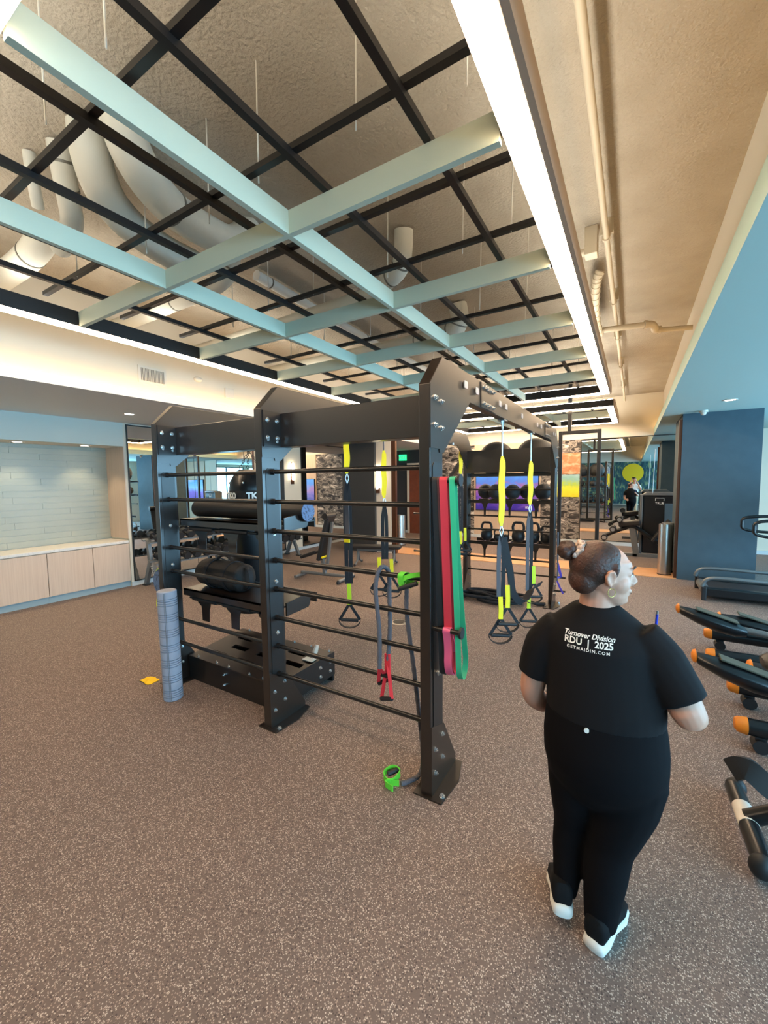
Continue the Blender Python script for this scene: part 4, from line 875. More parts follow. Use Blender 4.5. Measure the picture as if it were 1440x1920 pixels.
# ------------------------------------------------------------------ hanging black frame before the far mirror
hf = thing('hanging_frame', 'tall black steel frame hung from the ceiling before the far mirror', 'steel frame', (-0.98, 9.35, 0.38))
fx0, fx1, fy = -1.37, -0.575, 9.33; t_ = 0.07
for a, b, c, d_ in ((fx0, fx0 + t_, 0.38, 2.79), (fx1 - t_, fx1, 0.38, 2.79)): build(box(a, b, fy, fy + t_, c, d_), 'stile', 'trim_black', hf, bevel=0.005)
for z in (0.38, 2.72): build(box(fx0 + t_, fx1 - t_, fy, fy + t_, z, z + 0.07), 'rail', 'trim_black', hf, bevel=0.005)
build(box(-1.20, -1.13, fy, fy + t_, 2.79, 3.95), 'ceiling_post', 'trim_black', hf, bevel=0.005); build(box(-1.205, -1.125, fy - 0.005, fy + t_ + 0.005, 3.12, 3.17), 'joint_sleeve', 'trim_black', hf)

# ------------------------------------------------------------------ weight machine before the far mirror
wm = thing('leg_machine', 'grey and black leg exercise machine with tall weight tower before the mirror', 'weight machine', (0.45, 11.2, 0))
build(box(0.20, 0.86, 11.15, 11.45, 0.06, 1.40), 'weight_tower', 'machine_black', wm, bevel=0.03)
build(MB().prism([(0.17, 1.40), (0.89, 1.40), (0.80, 1.47), (0.26, 1.47)], 'y', 11.12, 11.48), 'tower_cap', 'machine_grey', wm, bevel=0.01)
build(box(0.15, 0.20, 11.12, 11.48, 0.0, 1.42), 'tower_side', 'machine_grey', wm, bevel=0.01)
build(MB().box(-0.25, 0.62, 10.92, 11.0, 0.0, 0.07).box(0.02, 0.12, 10.92, 11.3, 0.0, 0.07).obox((0.05, 10.96, 0.36), (0.06, 0, 0.02), (0, 0.04, 0), (-0.05, 0, 0.32)), 'base_frame', 'machine_grey', wm, bevel=0.006)
build(MB().tube(smoothpath([(-0.55, 10.95, 0.45), (-0.2, 10.95, 0.62), (0.05, 10.95, 0.68), (0.4, 10.95, 0.42), (0.62, 10.95, 0.30)]), 0.045, 10), 'arm', 'machine_black', wm, 50)
build(MB().obox((-0.05, 10.95, 0.76), (0.22, 0, 0.03), (0, 0.13, 0), (-0.01, 0, 0.06)), 'thigh_pad', 'upholstery', wm, bevel=0.03)
build(MB().obox((0.55, 10.95, 0.62), (0.03, 0, -0.02), (0, 0.14, 0), (0.16, 0, 0.24)), 'back_pad', 'upholstery', wm, bevel=0.02)
for x, z in ((-0.55, 0.42), (-0.38, 0.62), (-0.25, 0.85)):
    r_ = build(cyl((x, 10.78, z), (x, 11.12, z), 0.07, n=18), 'roller_pad', 'upholstery', wm, 40)
    build(cyl((x, 10.772, z), (x, 10.78, z), 0.045, n=16), 'roller_cap', 'steel', r_, 40)
build(cyl((0.38, 11.10, 1.45), (0.40, 11.10, 2.45), 0.008, n=8), 'guide_rod', 'steel', wm, 40)
text_part('TRUE', 0.07, facing((0.52, 11.148, 1.22), (1,0,0), (0,0,1)), 'print_white', wm); build(MB().tube([(0.44, 11.147, 1.28), (0.44, 11.147, 1.34), (0.60, 11.147, 1.34), (0.60, 11.147, 1.28)], 0.006, 6), 'emblem', 'print_white', wm)
build(box(0.62, 0.80, 11.14, 11.15, 0.80, 1.22), 'placard', 'blue_column', wm)

# ------------------------------------------------------------------ bins
def bin_(x, y, r_, h, label):
    t = thing('trash_bin', label, 'trash can', (x, y, 0), group='steel trash bins')
    build(MB().lathe([(0.001, 0), (r_, 0), (r_, h - 0.02), (r_*0.97, h), (r_*0.6, h), (r_*0.6, h - 0.02), (0.001, h - 0.02)], (x, y, 0), 32), 'drum', 'brushed_steel', t, 35)
    build(MB().lathe([(r_ + 0.001, 0.0), (r_ + 0.004, 0.0), (r_ + 0.004, 0.03), (r_ + 0.001, 0.03)], (x, y, 0), 32), 'base_ring', 'rubber_black', t, 35)
bin_(0.53, 9.08, 0.105, 0.95, 'tall steel bin left of the other by the blue column')
bin_(0.58, 9.36, 0.10, 0.95, 'tall steel bin tucked against the blue column')
bin_(-5.55, 9.95, 0.15, 0.85, 'tall steel bin beside the charcoal column')

# ------------------------------------------------------------------ ellipticals at the right edge
def elliptical(label, y0, first=None):
    t = thing('elliptical_trainer', label, 'elliptical', (0.66, y0, 0), group='elliptical trainers by the windows', local=True)
    for s_, x0 in ((-1, 0.0), (1, 0.06)):
        y = s_*0.32
        ring = lambda x, w, h, z: [(x, y + w*math.cos(a), z + h*math.sin(a)) for a in [2*math.pi*k/16 for k in range(16)]]
        lg = build(MB().loft([ring(x0 + 0.03, 0.050, 0.055, 0.15), ring(x0 + 0.2, 0.052, 0.058, 0.15), ring(x0 + 0.7, 0.055, 0.062, 0.15), ring(x0 + 1.3, 0.05, 0.06, 0.15)]), 'base_leg', 'machine_black', t, 50)
        build(MB().loft([ring(x0 - 0.035, 0.034, 0.036, 0.155), ring(x0 - 0.02, 0.046, 0.05, 0.152), ring(x0 + 0.03, 0.053, 0.058, 0.15)]), 'end_cap', 'orange_plastic', lg, 50)
        build(MB().cyl((x0 + 0.10, y - 0.045, 0.045), (x0 + 0.10, y + 0.045, 0.045), 0.045, n=14).box(x0 + 0.07, x0 + 0.13, y - 0.02, y + 0.02, 0.05, 0.10), 'wheel', 'rubber_black', lg, 50)
    for s_, xs, z, dz in ((-1, -0.24, 0.50, -0.14), (1, 0.12, 0.40, -0.08)):
        y = s_*0.13; rings = []
        for tt, w, h in ((0, 0.045, 0.03), (0.04, 0.07, 0.05), (0.3, 0.10, 0.085), (0.6, 0.105, 0.10), (0.85, 0.09, 0.085), (1.0, 0.05, 0.055)):
            x = xs + 0.52*tt; zz = z + dz*tt
            rings.append([(x, y + w*math.cos(a), zz + h*(math.sin(a) if math.sin(a) < 0 else 0.55*math.sin(a))) for a in [2*math.pi*k/18 for k in range(18)]])
        pd = build(MB().loft(rings), 'pedal', 'machine_black', t, 60)
        build(MB().loft([[(xs - 0.022 + e, y + w*math.cos(a), z + h*math.sin(a)) for a in [2*math.pi*k/14 for k in range(14)]] for e, w, h in ((0, 0.03, 0.02), (0.01, 0.058, 0.04), (0.026, 0.068, 0.048))]), 'pedal_tip', 'orange_plastic', pd, 60)
        build(MB().obox((xs + 0.30, y, z + dz*0.55 + 0.055), (0.16, 0, -0.045), (0, 0.06, 0), (0.002, 0, 0.006)), 'tread', 'pedal_tread', pd, bevel=0.004)
        build(MB().tube([(xs + 0.45, y, z + dz*0.9), (xs + 0.95, s_*0.2, 0.34), (1.45, s_*0.26, 0.42)], 0.03, 10), 'pedal_arm', 'machine_grey', pd, 50)
        build(MB().tube(smoothpath([(1.45, s_*0.26, 0.42), (1.42, s_*0.28, 0.95), (1.25, s_*0.29, 1.35), (1.15, s_*0.27, 1.62)]), 0.02, 10), 'swing_handle', 'machine_black', t, 50)
    build(MB().loft([[(1.5 + rx*math.cos(a), ry*math.sin(a), z) for a in [2*math.pi*k/24 for k in range(24)]] for z, rx, ry in ((0.06, 0.42, 0.16), (0.30, 0.42, 0.17), (0.60, 0.34, 0.15), (0.85, 0.16, 0.09), (0.95, 0.07, 0.06))]), 'drive_housing', 'machine_black', t, 60)
    build(MB().tube([(1.5, 0, 0.9), (1.45, 0, 1.45)], 0.04, 12), 'mast', 'machine_grey', t, 50)
    build(MB().obox((1.42, 0, 1.55), (0.03, 0, 0.015), (0, 0.24, 0), (-0.06, 0, 0.15)), 'console', 'machine_black', t, bevel=0.015)
    build(MB().box(0.6, 1.9, -0.05, 0.05, 0.06, 0.14).box(1.85, 1.95, -0.3, 0.3, 0.0, 0.08), 'base_beam', 'machine_black', t, bevel=0.01)
elliptical('elliptical trainer with orange tipped legs nearest the walking woman', 3.78)
elliptical('elliptical trainer with orange tipped legs farther from the camera', 5.06)

# ------------------------------------------------------------------ treadmill
tm = thing('treadmill', 'black treadmill in front of the blue column', 'treadmill', (0.9, 7.85, 0), 0, local=True)
for y in (-0.34, 0.34): build(box(0.02, 1.9, y - 0.06, y + 0.06, 0.06, 0.19), 'side_rail', 'machine_black', tm, bevel=0.02)
build(box(0.05, 1.85, -0.27, 0.27, 0.10, 0.165), 'running_belt', 'rubber_black', tm, bevel=0.02)
build(MB().cyl((0.06, -0.27, 0.125), (0.06, 0.27, 0.125), 0.06, n=18), 'rear_roller', 'machine_grey', tm, 40)
for y in (-0.38, 0.38):
    build(MB().tube(smoothpath([(0.0, y, 0.20), (0.05, y, 0.30), (0.2, y, 0.34), (0.8, y, 0.335), (1.3, y, 0.33)], 5), 0.026, 8), 'side_bar', 'machine_grey', tm, 50)
    build(MB().tube(smoothpath([(1.65, y, 0.15), (1.55, y, 0.8), (1.5, y, 1.15), (1.1, y, 1.2), (0.62, y, 1.18), (0.55, y, 1.08), (0.62, y, 0.98), (1.1, y, 0.95), (1.5, y, 0.93)], 5), 0.022, 8), 'handrail', 'machine_black', tm, 50)
    build(box(0.0, 0.06, y - 0.03, y + 0.03, 0.0, 0.2), 'rear_foot', 'rubber_black', tm, bevel=0.01)
build(MB().loft([[(1.75 + rx*math.cos(a), ry*math.sin(a), z) for a in [2*math.pi*k/24 for k in range(24)]] for z, rx, ry in ((0.0, 0.36, 0.40), (0.25, 0.36, 0.40), (0.36, 0.25, 0.34), (0.40, 0.1, 0.2))]), 'motor_hood', 'machine_black', tm, 60)
build(MB().obox((1.6, 0, 1.35), (0.04, 0, 0.02), (0, 0.42, 0), (-0.1, 0, 0.28)), 'console', 'machine_black', tm, bevel=0.02)

# ------------------------------------------------------------------ exercise bike at the lower right edge
bk = thing('exercise_bike', 'black exercise bike with a white tag on its floor tube', 'exercise bike', (0.56, 2.6, 0), 0, local=True)
fl_ = build(MB().tube([(-0.03, 0.26, 0.065), (-0.02, 0.0, 0.065), (-0.01, -0.27, 0.065)], 0.042, 16), 'rear_stabilizer', 'machine_black', bk, 40)
for y in (0.27, -0.28): build(MB().ball((-0.02, y, 0.06), 0.055, 14, 10, (0.9, 0.8, 1.0)), 'foot', 'rubber_black', fl_, 60)
build(cyl((-0.023, 0.10, 0.065), (-0.018, -0.04, 0.065), 0.0435, n=20), 'tag', 'label_white', fl_, 40)
build(MB().tube(smoothpath([(-0.02, 0.0, 0.08), (0.2, 0.0, 0.22), (0.5, 0.0, 0.30), (1.0, 0.0, 0.12)], 6), [0.04]*18 + [0.04], 12), 'frame_tube', 'machine_black', bk, 50)
build(MB().tube([(1.05, 0.26, 0.05), (1.05, -0.26, 0.05)], 0.04, 14), 'front_stabilizer', 'machine_black', bk, 40)
build(MB().tube([(0.28, 0, 0.25), (0.16, 0, 0.85)], 0.035, 12), 'seat_post', 'machine_black', bk, 40)
build(MB().loft([[(0.14 + e, w*math.cos(a), 0.90 + h*math.sin(a)) for a in [2*math.pi*k/14 for k in range(14)]] for e, w, h in ((-0.14, 0.06, 0.02), (-0.10, 0.12, 0.04), (0.0, 0.09, 0.04), (0.10, 0.03, 0.03), (0.16, 0.015, 0.02))]), 'saddle', 'upholstery', bk, 60)
build(MB().cyl((0.80, -0.05, 0.36), (0.80, 0.05, 0.36), 0.24, n=32), 'flywheel', 'machine_grey', bk, 40)
build(MB().tube([(0.98, 0, 0.2), (0.92, 0, 1.0)], 0.035, 12), 'head_tube', 'machine_black', bk, 40)
build(MB().tube([(0.75, -0.22, 1.05), (0.92, -0.2, 1.05), (0.92, 0.2, 1.05), (0.75, 0.22, 1.05)], 0.018, 10), 'handlebar', 'machine_black', bk, 50)
cr = build(cyl((0.45, -0.14, 0.33), (0.45, 0.14, 0.33), 0.02), 'crank', 'steel', bk, 40)
for s_ in (-1, 1):
    build(MB().obox((0.45 - s_*0.08, s_*0.15, 0.33 + s_*0.02), (0.09, 0, -0.02), (0, 0.01, 0), (0, 0, 0.015)), 'crank_arm', 'steel', cr)
    build(MB().loft([[(0.36 - s_*0.16 + 0.12 + e - 0.1, s_*0.2 + w*math.cos(a), 0.34 + s_*0.03 + h*math.sin(a)) for a in [2*math.pi*k/12 for k in range(12)]] for e, w, h in ((-0.08, 0.04, 0.015), (-0.04, 0.055, 0.03), (0.06, 0.055, 0.03), (0.10, 0.04, 0.02))]), 'pedal', 'upholstery', cr, 60)
build(MB().tube(smoothpath([(-0.085, 0.02, 0.30), (-0.03, 0.0, 0.34), (0.10, -0.02, 0.26), (0.30, 0.0, 0.28)], 6), 1.0, flat=((0, 0.3, 1), 0.05, 0.02)), 'chain_guard', 'upholstery', bk, 60)
# ------------------------------------------------------------------ people
def fuse(mb, voxel, smooth=2):
    """one continuous skin from overlapping closed shapes"""
    me = mb.mesh('fuse'); ob = bpy.data.objects.new('fuse', me); COL.objects.link(ob)
    m = ob.modifiers.new('r', 'REMESH'); m.mode = 'VOXEL'; m.voxel_size = voxel
    if smooth:
        m = ob.modifiers.new('s', 'SMOOTH'); m.iterations = smooth; m.factor = 0.5
    dg = bpy.context.evaluated_depsgraph_get(); out = bpy.data.meshes.new_from_object(ob.evaluated_get(dg))
    bpy.data.objects.remove(ob); bpy.data.meshes.remove(me)
    for p in out.polygons: p.use_smooth = True
    return out
def skin_part(me, name, m, parent, label=None):
    off = Vector(ORG[parent.name]); me.transform(Matrix.Translation(-off)); me.materials.clear(); me.materials.append(MATS[m])
    me.name = name; o = bpy.data.objects.new(name, me); COL.objects.link(o); o.parent = parent; ORG[o.name] = tuple(off)
    if label: o['label'] = label
    return o
def limb(mb, pts, rs, n=16): mb.tube(smoothpath(pts, 5), interp(rs, 5), n)
def interp(rs, n):
    out = []
    for a, b in zip(rs, rs[1:]): out += [a + (b-a)*k/n for k in range(n)]
    return out + [rs[-1]]
def put(mb, src, M_):
    mb.add([M_ @ Vector(v) for v in src.v], src.f)
def hand(mb, wrist, d, palm_n, side, curl=0.9, s=1.0):
    """palm and five fingers; d forward, palm_n the palm normal, side = thumb side direction"""
    d, nrm = Vector(d).normalized(), Vector(palm_n).normalized(); sd = Vector(side); sd = (sd - d*sd.dot(d)).normalized(); nrm = d.cross(sd) if d.cross(sd).dot(nrm) > 0 else sd.cross(d)
    w = Vector(wrist); c = w + d*0.045*s
    e = MB().ball((0,0,0), 1.0, 14, 10); M_ = Matrix((d*0.052*s, sd*0.040*s, nrm*0.016*s)).transposed().to_4x4(); M_.translation = c; put(mb, e, M_)
    mb.tube([w - d*0.03, w + d*0.03], 0.024*s, 12)
    for k, (off, L) in enumerate(((0.028, 0.066), (0.0095, 0.074), (-0.0095, 0.070), (-0.028, 0.056))):
        p = w + d*0.088*s + sd*off*s*1.05; pts = [p - d*0.02*s, p]; a = 0.25; dirv = d
        for seg in (0.45, 0.32, 0.25):
            a += curl*0.62; dirv = d*math.cos(a) + nrm*math.sin(a); p = p + dirv*L*seg*s; pts.append(p)
        mb.tube(pts, [0.0085*s, 0.0088*s, 0.008*s, 0.0076*s, 0.0062*s], 8)
    p = w + d*0.03*s + sd*0.036*s
    mb.tube([p - sd*0.012*s, p + (sd*0.7 + d*0.6)*0.028*s + nrm*0.008*s, p + (sd*0.5 + d*1.0)*0.05*s + nrm*0.022*s, p + (sd*0.2 + d*1.1)*0.066*s + nrm*0.036*s], [0.012*s, 0.0105*s, 0.0095*s, 0.0075*s], 8)
def head(mb, M_):
    h = MB()
    h.ball((-0.012, 0, 0.03), 1.0, 24, 16, (0.100, 0.077, 0.090))
    h.ell([(0.0, 0, 0.06, 0.092, 0.070), (0.006, 0, 0.02, 0.089, 0.069), (0.012, 0, -0.02, 0.084, 0.066), (0.018, 0, -0.05, 0.076, 0.061), (0.028, 0, -0.08, 0.064, 0.054), (0.040, 0, -0.103, 0.046, 0.040), (0.046, 0, -0.117, 0.024, 0.022)], 24)
    h.ball((0.084, 0, 0.036), 1.0, 14, 8, (0.014, 0.048, 0.011))
    h.tube([(0.088, 0, 0.024), (0.098, 0, 0.004), (0.112, 0, -0.018), (0.114, 0, -0.026)], [0.009, 0.0105, 0.0135, 0.011], 10)
    for s in (-1, 1):
        h.ball((0.101, s*0.0125, -0.025), 0.0105, 10, 8)
        h.ball((0.040, s*0.032, -0.026), 1.0, 14, 10, (0.046, 0.038, 0.044))
        h.ball((0.076, s*0.034, 0.016), 1.0, 12, 8, (0.012, 0.017, 0.010))
        h.ball((-0.002, s*0.074, -0.002), 1.0, 12, 10, (0.017, 0.007, 0.030))
        h.tube([(0.010, s*0.074, -0.016), (0.012, s*0.080, 0.010), (0.004, s*0.086, 0.028), (-0.012, s*0.088, 0.026), (-0.020, s*0.087, 0.006), (-0.012, s*0.082, -0.018), (0.002, s*0.076, -0.034)], [0.005, 0.0055, 0.0055, 0.0055, 0.0055, 0.0058, 0.0065], 8)
    h.ball((0.093, 0, -0.054), 1.0, 12, 8, (0.012, 0.025, 0.0062)); h.ball((0.091, 0, -0.066), 1.0, 12, 8, (0.012, 0.022, 0.0068))
    h.ball((0.078, 0, -0.095), 1.0, 12, 8, (0.018, 0.022, 0.016))
    put(mb, h, M_)
def head_extras(M_, parent, hair='hair', bun=True, ear=True):
    """hair, eyes, brows, lips line placed with the head matrix"""
    hm = MB(); h = MB()
    h.ball((-0.030, 0, 0.038), 1.0, 26, 18, (0.103, 0.0835, 0.094)); h.ball((-0.074, 0, -0.024), 1.0, 20, 14, (0.056, 0.066, 0.062))
    for s in (-1, 1): h.tube([(0.012, s*0.076, 0.05), (0.018, s*0.074, 0.02), (0.016, s*0.072, -0.006)], [0.014, 0.008, 0.003], 8)
    put(hm, h, M_); ho = skin_part(fuse(hm, 0.006, 10), 'hair', hair, parent)
    for s in (-1, 1):
        e = MB(); put(e, MB().ball((0.0795, s*0.032, 0.012), 1.0, 12, 8, (0.011, 0.0135, 0.0075)), M_); build(e, 'eye', 'print_white', parent, 60)
        e = MB(); put(e, MB().ball((0.0895, s*0.033, 0.0125), 1.0, 10, 8, (0.003, 0.005, 0.005)), M_); build(e, 'iris', 'dark_line', parent, 60)
        e = MB(); put(e, MB().tube([(0.088, s*0.018, 0.0165), (0.0915, s*0.030, 0.0195), (0.084, s*0.047, 0.0165)], [0.0012, 0.0022, 0.0016], 6), M_); build(e, 'eyelash', 'dark_line', parent, 60)
        e = MB(); put(e, MB().tube([(0.097, s*0.014, 0.036), (0.0965, s*0.032, 0.043), (0.083, s*0.052, 0.038)], [0.003, 0.0042, 0.0022], 6), M_); build(e, 'eyebrow', 'dark_line', parent, 60)
    e = MB(); put(e, MB().tube([(0.094, -0.024, -0.061), (0.1035, 0, -0.0595), (0.094, 0.024, -0.061)], 0.0016, 6), M_); build(e, 'mouth_line', 'bronze', parent, 60)
    return ho
def shoe(parent, heel, toe, lift=0.0, upper='shoe_black', sw=1.0):
    """trainer: white sole and dark upper from heel to toe points on the ground plane"""
    hl, te = Vector(heel), Vector(toe); d = te - hl; L = d.length; d.normalize(); sd = Vector((0,0,1)).cross(d).normalized(); up = d.cross(sd); up = up if up.z > 0 else -up
    def ring(t, w, z0, z1, n=14, p=2.6):
        w, z0, z1 = w*sw, z0*sw, z1*sw
        c = hl + d*(L*t); out = []
        for k in range(n):
            a = 2*math.pi*k/n; cx, sy = math.cos(a), math.sin(a)
            out.append(c + sd*w*math.copysign(abs(cx)**(2/p), cx) + up*((z0+z1)/2 + (z1-z0)/2*math.copysign(abs(sy)**(2/p), sy)))
        return out
    so = MB().loft([ring(0.0, 0.020, 0.016, 0.040), ring(0.03, 0.034, 0.0, 0.046), ring(0.2, 0.040, 0.0, 0.042), ring(0.45, 0.036, 0.004, 0.034), ring(0.7, 0.048, 0.0, 0.030), ring(0.9, 0.040, 0.004, 0.030), ring(1.0, 0.018, 0.014, 0.030)])
    o = build(so, 'shoe_sole', 'sole_white', parent, 60)
    um = MB().loft([ring(0.03, 0.022, 0.035, 0.09), ring(0.06, 0.034, 0.03, 0.11), ring(0.2, 0.038, 0.03, 0.115), ring(0.35, 0.038, 0.028, 0.11), ring(0.5, 0.040, 0.028, 0.085), ring(0.7, 0.044, 0.024, 0.066), ring(0.9, 0.036, 0.024, 0.052), ring(0.985, 0.016, 0.024, 0.038)])
    build(um, 'shoe_upper', upper, parent, 60)

# the walking woman, seen from behind with her head turned right
wo = thing('person', 'woman in black shirt and leggings walking away, head turned right', 'person', (-0.09, 1.76, 0))
HM = Matrix.Translation((-0.088, 1.80, 1.425)) @ Matrix.Rotation(R(22), 4, 'Z') @ Matrix.Rotation(R(4), 4, 'Y')
b = MB(); head(b, HM)
limb(b, [(-0.115, 1.815, 1.20), (-0.112, 1.81, 1.30), (-0.108, 1.805, 1.37)], [0.085, 0.064, 0.060])
b.ell([(-0.075, 1.79, 0.62, 0.19, 0.15), (-0.075, 1.79, 0.75, 0.20, 0.16), (-0.08, 1.80, 0.95, 0.19, 0.145), (-0.095, 1.80, 1.12, 0.18, 0.13), (-0.105, 1.81, 1.21, 0.16, 0.10), (-0.112, 1.815, 1.27, 0.09, 0.07)], 24)
ARM_L = [(-0.27, 1.80, 1.17), (-0.325, 1.80, 1.02), (-0.352, 1.805, 0.88), (-0.325, 1.88, 0.80), (-0.285, 1.985, 0.765)]
ARM_R = [(0.06, 1.80, 1.18), (0.135, 1.78, 1.06), (0.195, 1.745, 0.955), (0.19, 1.85, 0.975), (0.145, 1.975, 1.04)]
limb(b, ARM_L, [0.068, 0.060, 0.048, 0.044, 0.030]); limb(b, ARM_R, [0.070, 0.064, 0.052, 0.046, 0.030])
LEG_L = [(-0.165, 1.79, 0.66), (-0.170, 1.79, 0.52), (-0.180, 1.80, 0.36), (-0.187, 1.785, 0.25), (-0.192, 1.735, 0.13), (-0.195, 1.715, 0.09)]
LEG_R = [(0.015, 1.78, 0.66), (0.0, 1.765, 0.54), (-0.036, 1.745, 0.36), (-0.050, 1.72, 0.25), (-0.060, 1.695, 0.12), (-0.060, 1.69, 0.06)]
limb(b, LEG_L, [0.09, 0.082, 0.058, 0.056, 0.036, 0.034]); limb(b, LEG_R, [0.10, 0.092, 0.066, 0.064, 0.045, 0.040])
hand(b, (-0.283, 1.99, 0.763), (0.5, 0.8, -0.2), (0.4, -0.5, -0.8), (0.5, 0.2, 0.7), 0.9); hand(b, (0.143, 1.98, 1.043), (-0.35, 0.7, 0.62), (-0.8, -0.5, 0.2), (-0.2, -0.5, 0.8), 1.5)
skin_part(fuse(b, 0.0055, 2), 'body', 'skin', wo)
ho = head_extras(HM, wo)
lump = MB(); rnd = random.Random(2)
for k in range(16):
    a, c_ = rnd.uniform(0, 6.28), rnd.uniform(-1, 1); q = math.sqrt(1 - c_*c_); lump.ball((-0.145 + 0.020*q*math.cos(a), 0.024*q*math.sin(a), 0.083 + 0.022*c_), 0.020, 10, 8)
bm_ = MB(); put(bm_, lump, HM); skin_part(fuse(bm_, 0.005, 1), 'hair_bun', 'hair', wo)
curl = MB(); put(curl, MB().tube([(-0.105 + 0.012*math.cos(k*0.9), -0.03 + 0.004*k*0.4 + 0.010*math.sin(k*0.9), 0.07 - 0.004*k) for k in range(14)], 0.006, 8), HM); build(curl, 'loose_curl', 'scrunchie', wo, 60)
sc_ = MB(); pts = []
for k in range(40):
    a = 2*math.pi*k/40; rr = 0.030 + 0.006*math.sin(7*a); pts.append((-0.108 + 0.014*math.sin(a) + 0.005*math.sin(9*a), rr*math.cos(a), 0.088 + rr*math.sin(a)*0.9 + 0.004*math.cos(11*a)))
put(sc_, MB().tube(pts, [0.011 + 0.003*math.sin(k*2.3) for k in range(40)], 10, closed=True), HM); build(sc_, 'scrunchie', 'scrunchie', wo, 60, label='pale satin scrunchie')
for s in (-1, 1):
    er = MB(); put(er, MB().tube([(0.004 + 0.013*math.sin(a), s*0.080, -0.053 + 0.016*math.cos(a)) for a in [2*math.pi*k/20 for k in range(20)]], 0.0016, 6, closed=True), HM); build(er, 'hoop_earring', 'gold', wo, 60)
# shirt
sh = MB()
sh.ell([(-0.078, 1.795, 0.865, 0.214, 0.172), (-0.078, 1.795, 0.93, 0.213, 0.17), (-0.084, 1.797, 1.0, 0.208, 0.165), (-0.092, 1.80, 1.08, 0.204, 0.158), (-0.10, 1.80, 1.16, 0.205, 0.148), (-0.106, 1.805, 1.21, 0.185, 0.128), (-0.110, 1.81, 1.25, 0.145, 0.104), (-0.112, 1.812, 1.285, 0.10, 0.085), (-0.112, 1.812, 1.302, 0.078, 0.075)], 32)
limb(sh, [(-0.235, 1.80, 1.20), (-0.30, 1.80, 1.10), (-0.335, 1.80, 0.965)], [0.070, 0.084, 0.077])
limb(sh, [(0.03, 1.80, 1.21), (0.10, 1.79, 1.12), (0.178, 1.762, 0.995)], [0.074, 0.090, 0.080])
sme = fuse(sh, 0.009, 3)
bvh = BVHTree.FromPolygons([v.co.copy() for v in sme.vertices], [tuple(p.vertices) for p in sme.polygons])
so_ = skin_part(sme, 'shirt', 'shirt_black', wo, 'black short sleeved shirt')
def shirt_text(s, size, cx, cz, **k):
    me = text_mesh(s, size, extrude=0.0, **k); bm = bmesh.new(); bm.from_mesh(me); bmesh.ops.triangulate(bm, faces=bm.faces); bm.to_mesh(me); bm.free()
    off = Vector(ORG[wo.name])
    for v in me.vertices:
        x, z = cx + v.co.x, cz + v.co.y
        h = bvh.ray_cast(Vector((x, 1.3, z)), Vector((0, 1, 0))); y = h[0].y if h[0] else 1.66
        v.co = Vector((x, y - 0.0025, z)) - off
    me.materials.append(MATS['print_white']); o = bpy.data.objects.new('lettering', me); COL.objects.link(o); o.parent = so_; ORG[o.name] = tuple(off)
shirt_text('Turnover Division', 0.0235, -0.128, 1.208, shear=0.28, offset=0.0006)
shirt_text('RDU  |  2025', 0.031, -0.128, 1.184, offset=0.0008, space=1.0)
shirt_text('GETMAIDIN.COM', 0.0150, -0.128, 1.161, offset=0.0003, space=1.32)
# leggings
lg = MB()
lg.ell([(-0.078, 1.795, 0.90, 0.205, 0.162), (-0.076, 1.79, 0.84, 0.217, 0.180), (-0.074, 1.785, 0.76, 0.224, 0.196), (-0.072, 1.785, 0.68, 0.222, 0.195), (-0.072, 1.785, 0.61, 0.205, 0.168), (-0.078, 1.785, 0.54, 0.165, 0.12), (-0.085, 1.785, 0.50, 0.10, 0.08)], 32)
limb(lg, LEG_L, [0.125, 0.106, 0.074, 0.069, 0.050, 0.046]); limb(lg, LEG_R, [0.140, 0.124, 0.084, 0.079, 0.064, 0.057])
lgo = skin_part(fuse(lg, 0.009, 14), 'leggings', 'legging_black', wo, 'black leggings')
lb_ = BVHTree.FromPolygons([v.co.copy() for v in lgo.data.vertices], [tuple(p.vertices) for p in lgo.data.polygons])
h = lb_.ray_cast(Vector((-0.122, 1.3, 0.862)) - Vector(ORG[wo.name]), Vector((0, 1, 0))); yb_ = (h[0].y + 1.76 if h[0] else 1.61)
h2 = bvh.ray_cast(Vector((-0.122, 1.3, 0.868)), Vector((0, 1, 0)))
yb_ = min(yb_, h2[0].y if h2[0] else yb_)
build(MB().cyl((-0.122, yb_ - 0.003, 0.868), (-0.122, yb_ + 0.004, 0.868), 0.0085, n=18), 'waist_emblem', 'print_white', wo, 40)
shoe(wo, (-0.082, 1.612, 0.0), (0.0, 1.875, 0.0), sw=1.18); shoe(wo, (-0.190, 1.640, 0.05), (-0.245, 1.89, 0.0), sw=1.12)
pen = thing('pen', 'blue pen held up in front of the right shoulder', 'pen', (0.10, 2.02, 1.10))
build(cyl((0.095, 2.02, 1.10), (0.100, 2.005, 1.235), 0.005), 'barrel', 'pen_blue', pen, 40); build(cyl((0.100, 2.005, 1.235), (0.1005, 2.004, 1.25), 0.004), 'tip', 'steel', pen, 40)

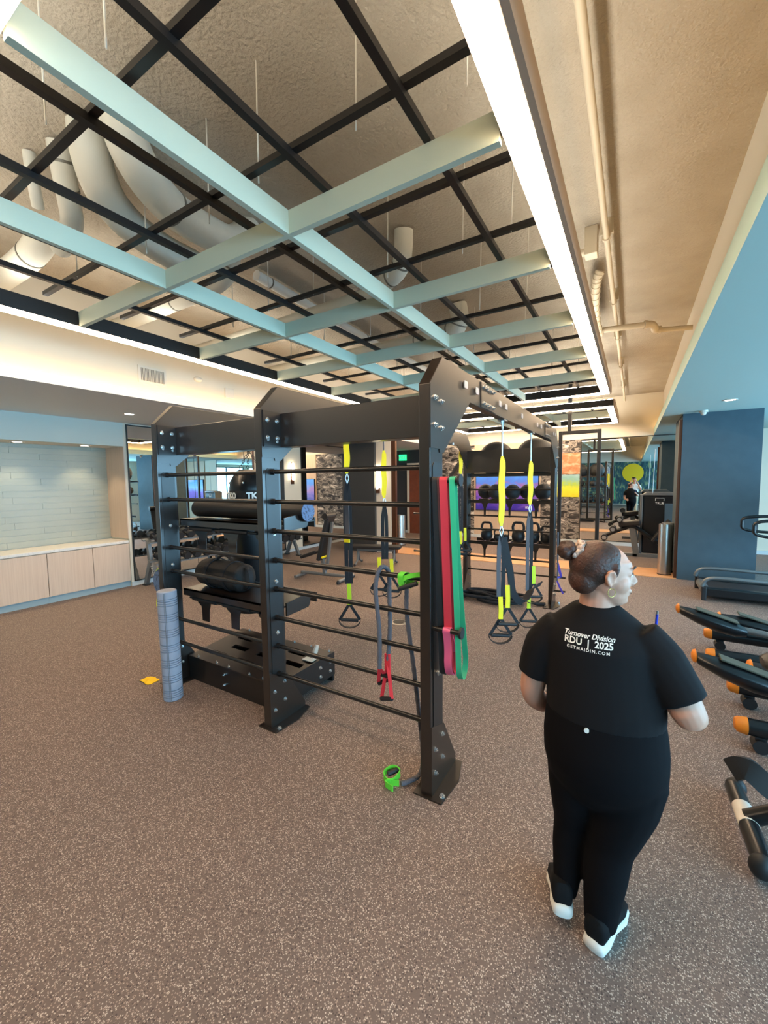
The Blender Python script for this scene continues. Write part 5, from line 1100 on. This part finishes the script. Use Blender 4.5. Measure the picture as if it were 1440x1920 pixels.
# the photographer, seen small in the far mirror
ph = thing('person', 'man in white shirt holding up a phone, reflected in the far mirror', 'person', (0.06, -0.32, 0))
PM = Matrix.Translation((0.05, -0.30, 1.70)) @ Matrix.Rotation(R(90), 4, 'Z')
b = MB(); head(b, PM)
limb(b, [(0.06, -0.33, 1.42), (0.055, -0.325, 1.52), (0.05, -0.32, 1.63)], [0.09, 0.062, 0.060])
b.ell([(0.06, -0.33, 0.85, 0.16, 0.11), (0.06, -0.33, 1.0, 0.16, 0.115), (0.06, -0.33, 1.25, 0.18, 0.12), (0.06, -0.33, 1.40, 0.17, 0.10), (0.06, -0.33, 1.48, 0.08, 0.06)], 20)
AL = [(-0.13, -0.33, 1.40), (-0.20, -0.27, 1.25), (-0.22, -0.20, 1.22), (-0.15, -0.12, 1.48), (-0.085, -0.075, 1.68)]; AR = [(0.25, -0.33, 1.40), (0.32, -0.27, 1.25), (0.33, -0.20, 1.22), (0.22, -0.12, 1.48), (0.105, -0.075, 1.68)]
for a_ in (AL, AR): limb(b, a_, [0.06, 0.052, 0.046, 0.040, 0.028])
for x in (-0.03, 0.15): limb(b, [(x, -0.33, 0.88), (x, -0.33, 0.5), (x, -0.34, 0.1)], [0.085, 0.06, 0.045])
hand(b, (-0.085, -0.075, 1.68), (0.25, 0.05, 0.95), (0.9, 0.1, 0), (0.2, -0.9, 0.1), 0.7); hand(b, (0.105, -0.075, 1.68), (-0.25, 0.05, 0.95), (-0.9, 0.1, 0), (-0.2, -0.9, 0.1), 0.7)
skin_part(fuse(b, 0.007, 2), 'body', 'skin_warm', ph); head_extras(PM, ph)
sh = MB(); sh.ell([(0.06, -0.33, 0.86, 0.178, 0.128), (0.06, -0.33, 1.0, 0.172, 0.128), (0.06, -0.33, 1.25, 0.19, 0.132), (0.06, -0.33, 1.40, 0.18, 0.11), (0.06, -0.33, 1.49, 0.085, 0.07)], 24)
for a_ in (AL, AR): limb(sh, a_[:2], [0.074, 0.068])
skin_part(fuse(sh, 0.01, 2), 'shirt', 'shirt_white', ph)
tr = MB(); tr.ell([(0.06, -0.33, 0.74, 0.165, 0.12), (0.06, -0.33, 0.90, 0.165, 0.118)], 20)
for x in (-0.03, 0.15): limb(tr, [(x, -0.33, 0.88), (x, -0.33, 0.5), (x, -0.34, 0.07)], [0.098, 0.076, 0.064])
skin_part(fuse(tr, 0.01, 2), 'trousers', 'trouser_beige', ph)
for x in (-0.03, 0.15): shoe(ph, (x, -0.41, 0), (x + (0.03 if x > 0 else -0.03), -0.13, 0))
po = thing('phone', 'black phone held up by the photographer in the mirror', 'phone', (0.01, -0.045, 1.72))
build(box(-0.075, 0.085, -0.052, -0.043, 1.762, 1.84), 'case', 'phone_black', po, bevel=0.003); build(box(0.045, 0.08, -0.043, -0.040, 1.80, 1.835), 'lens_block', 'phone_black', po)
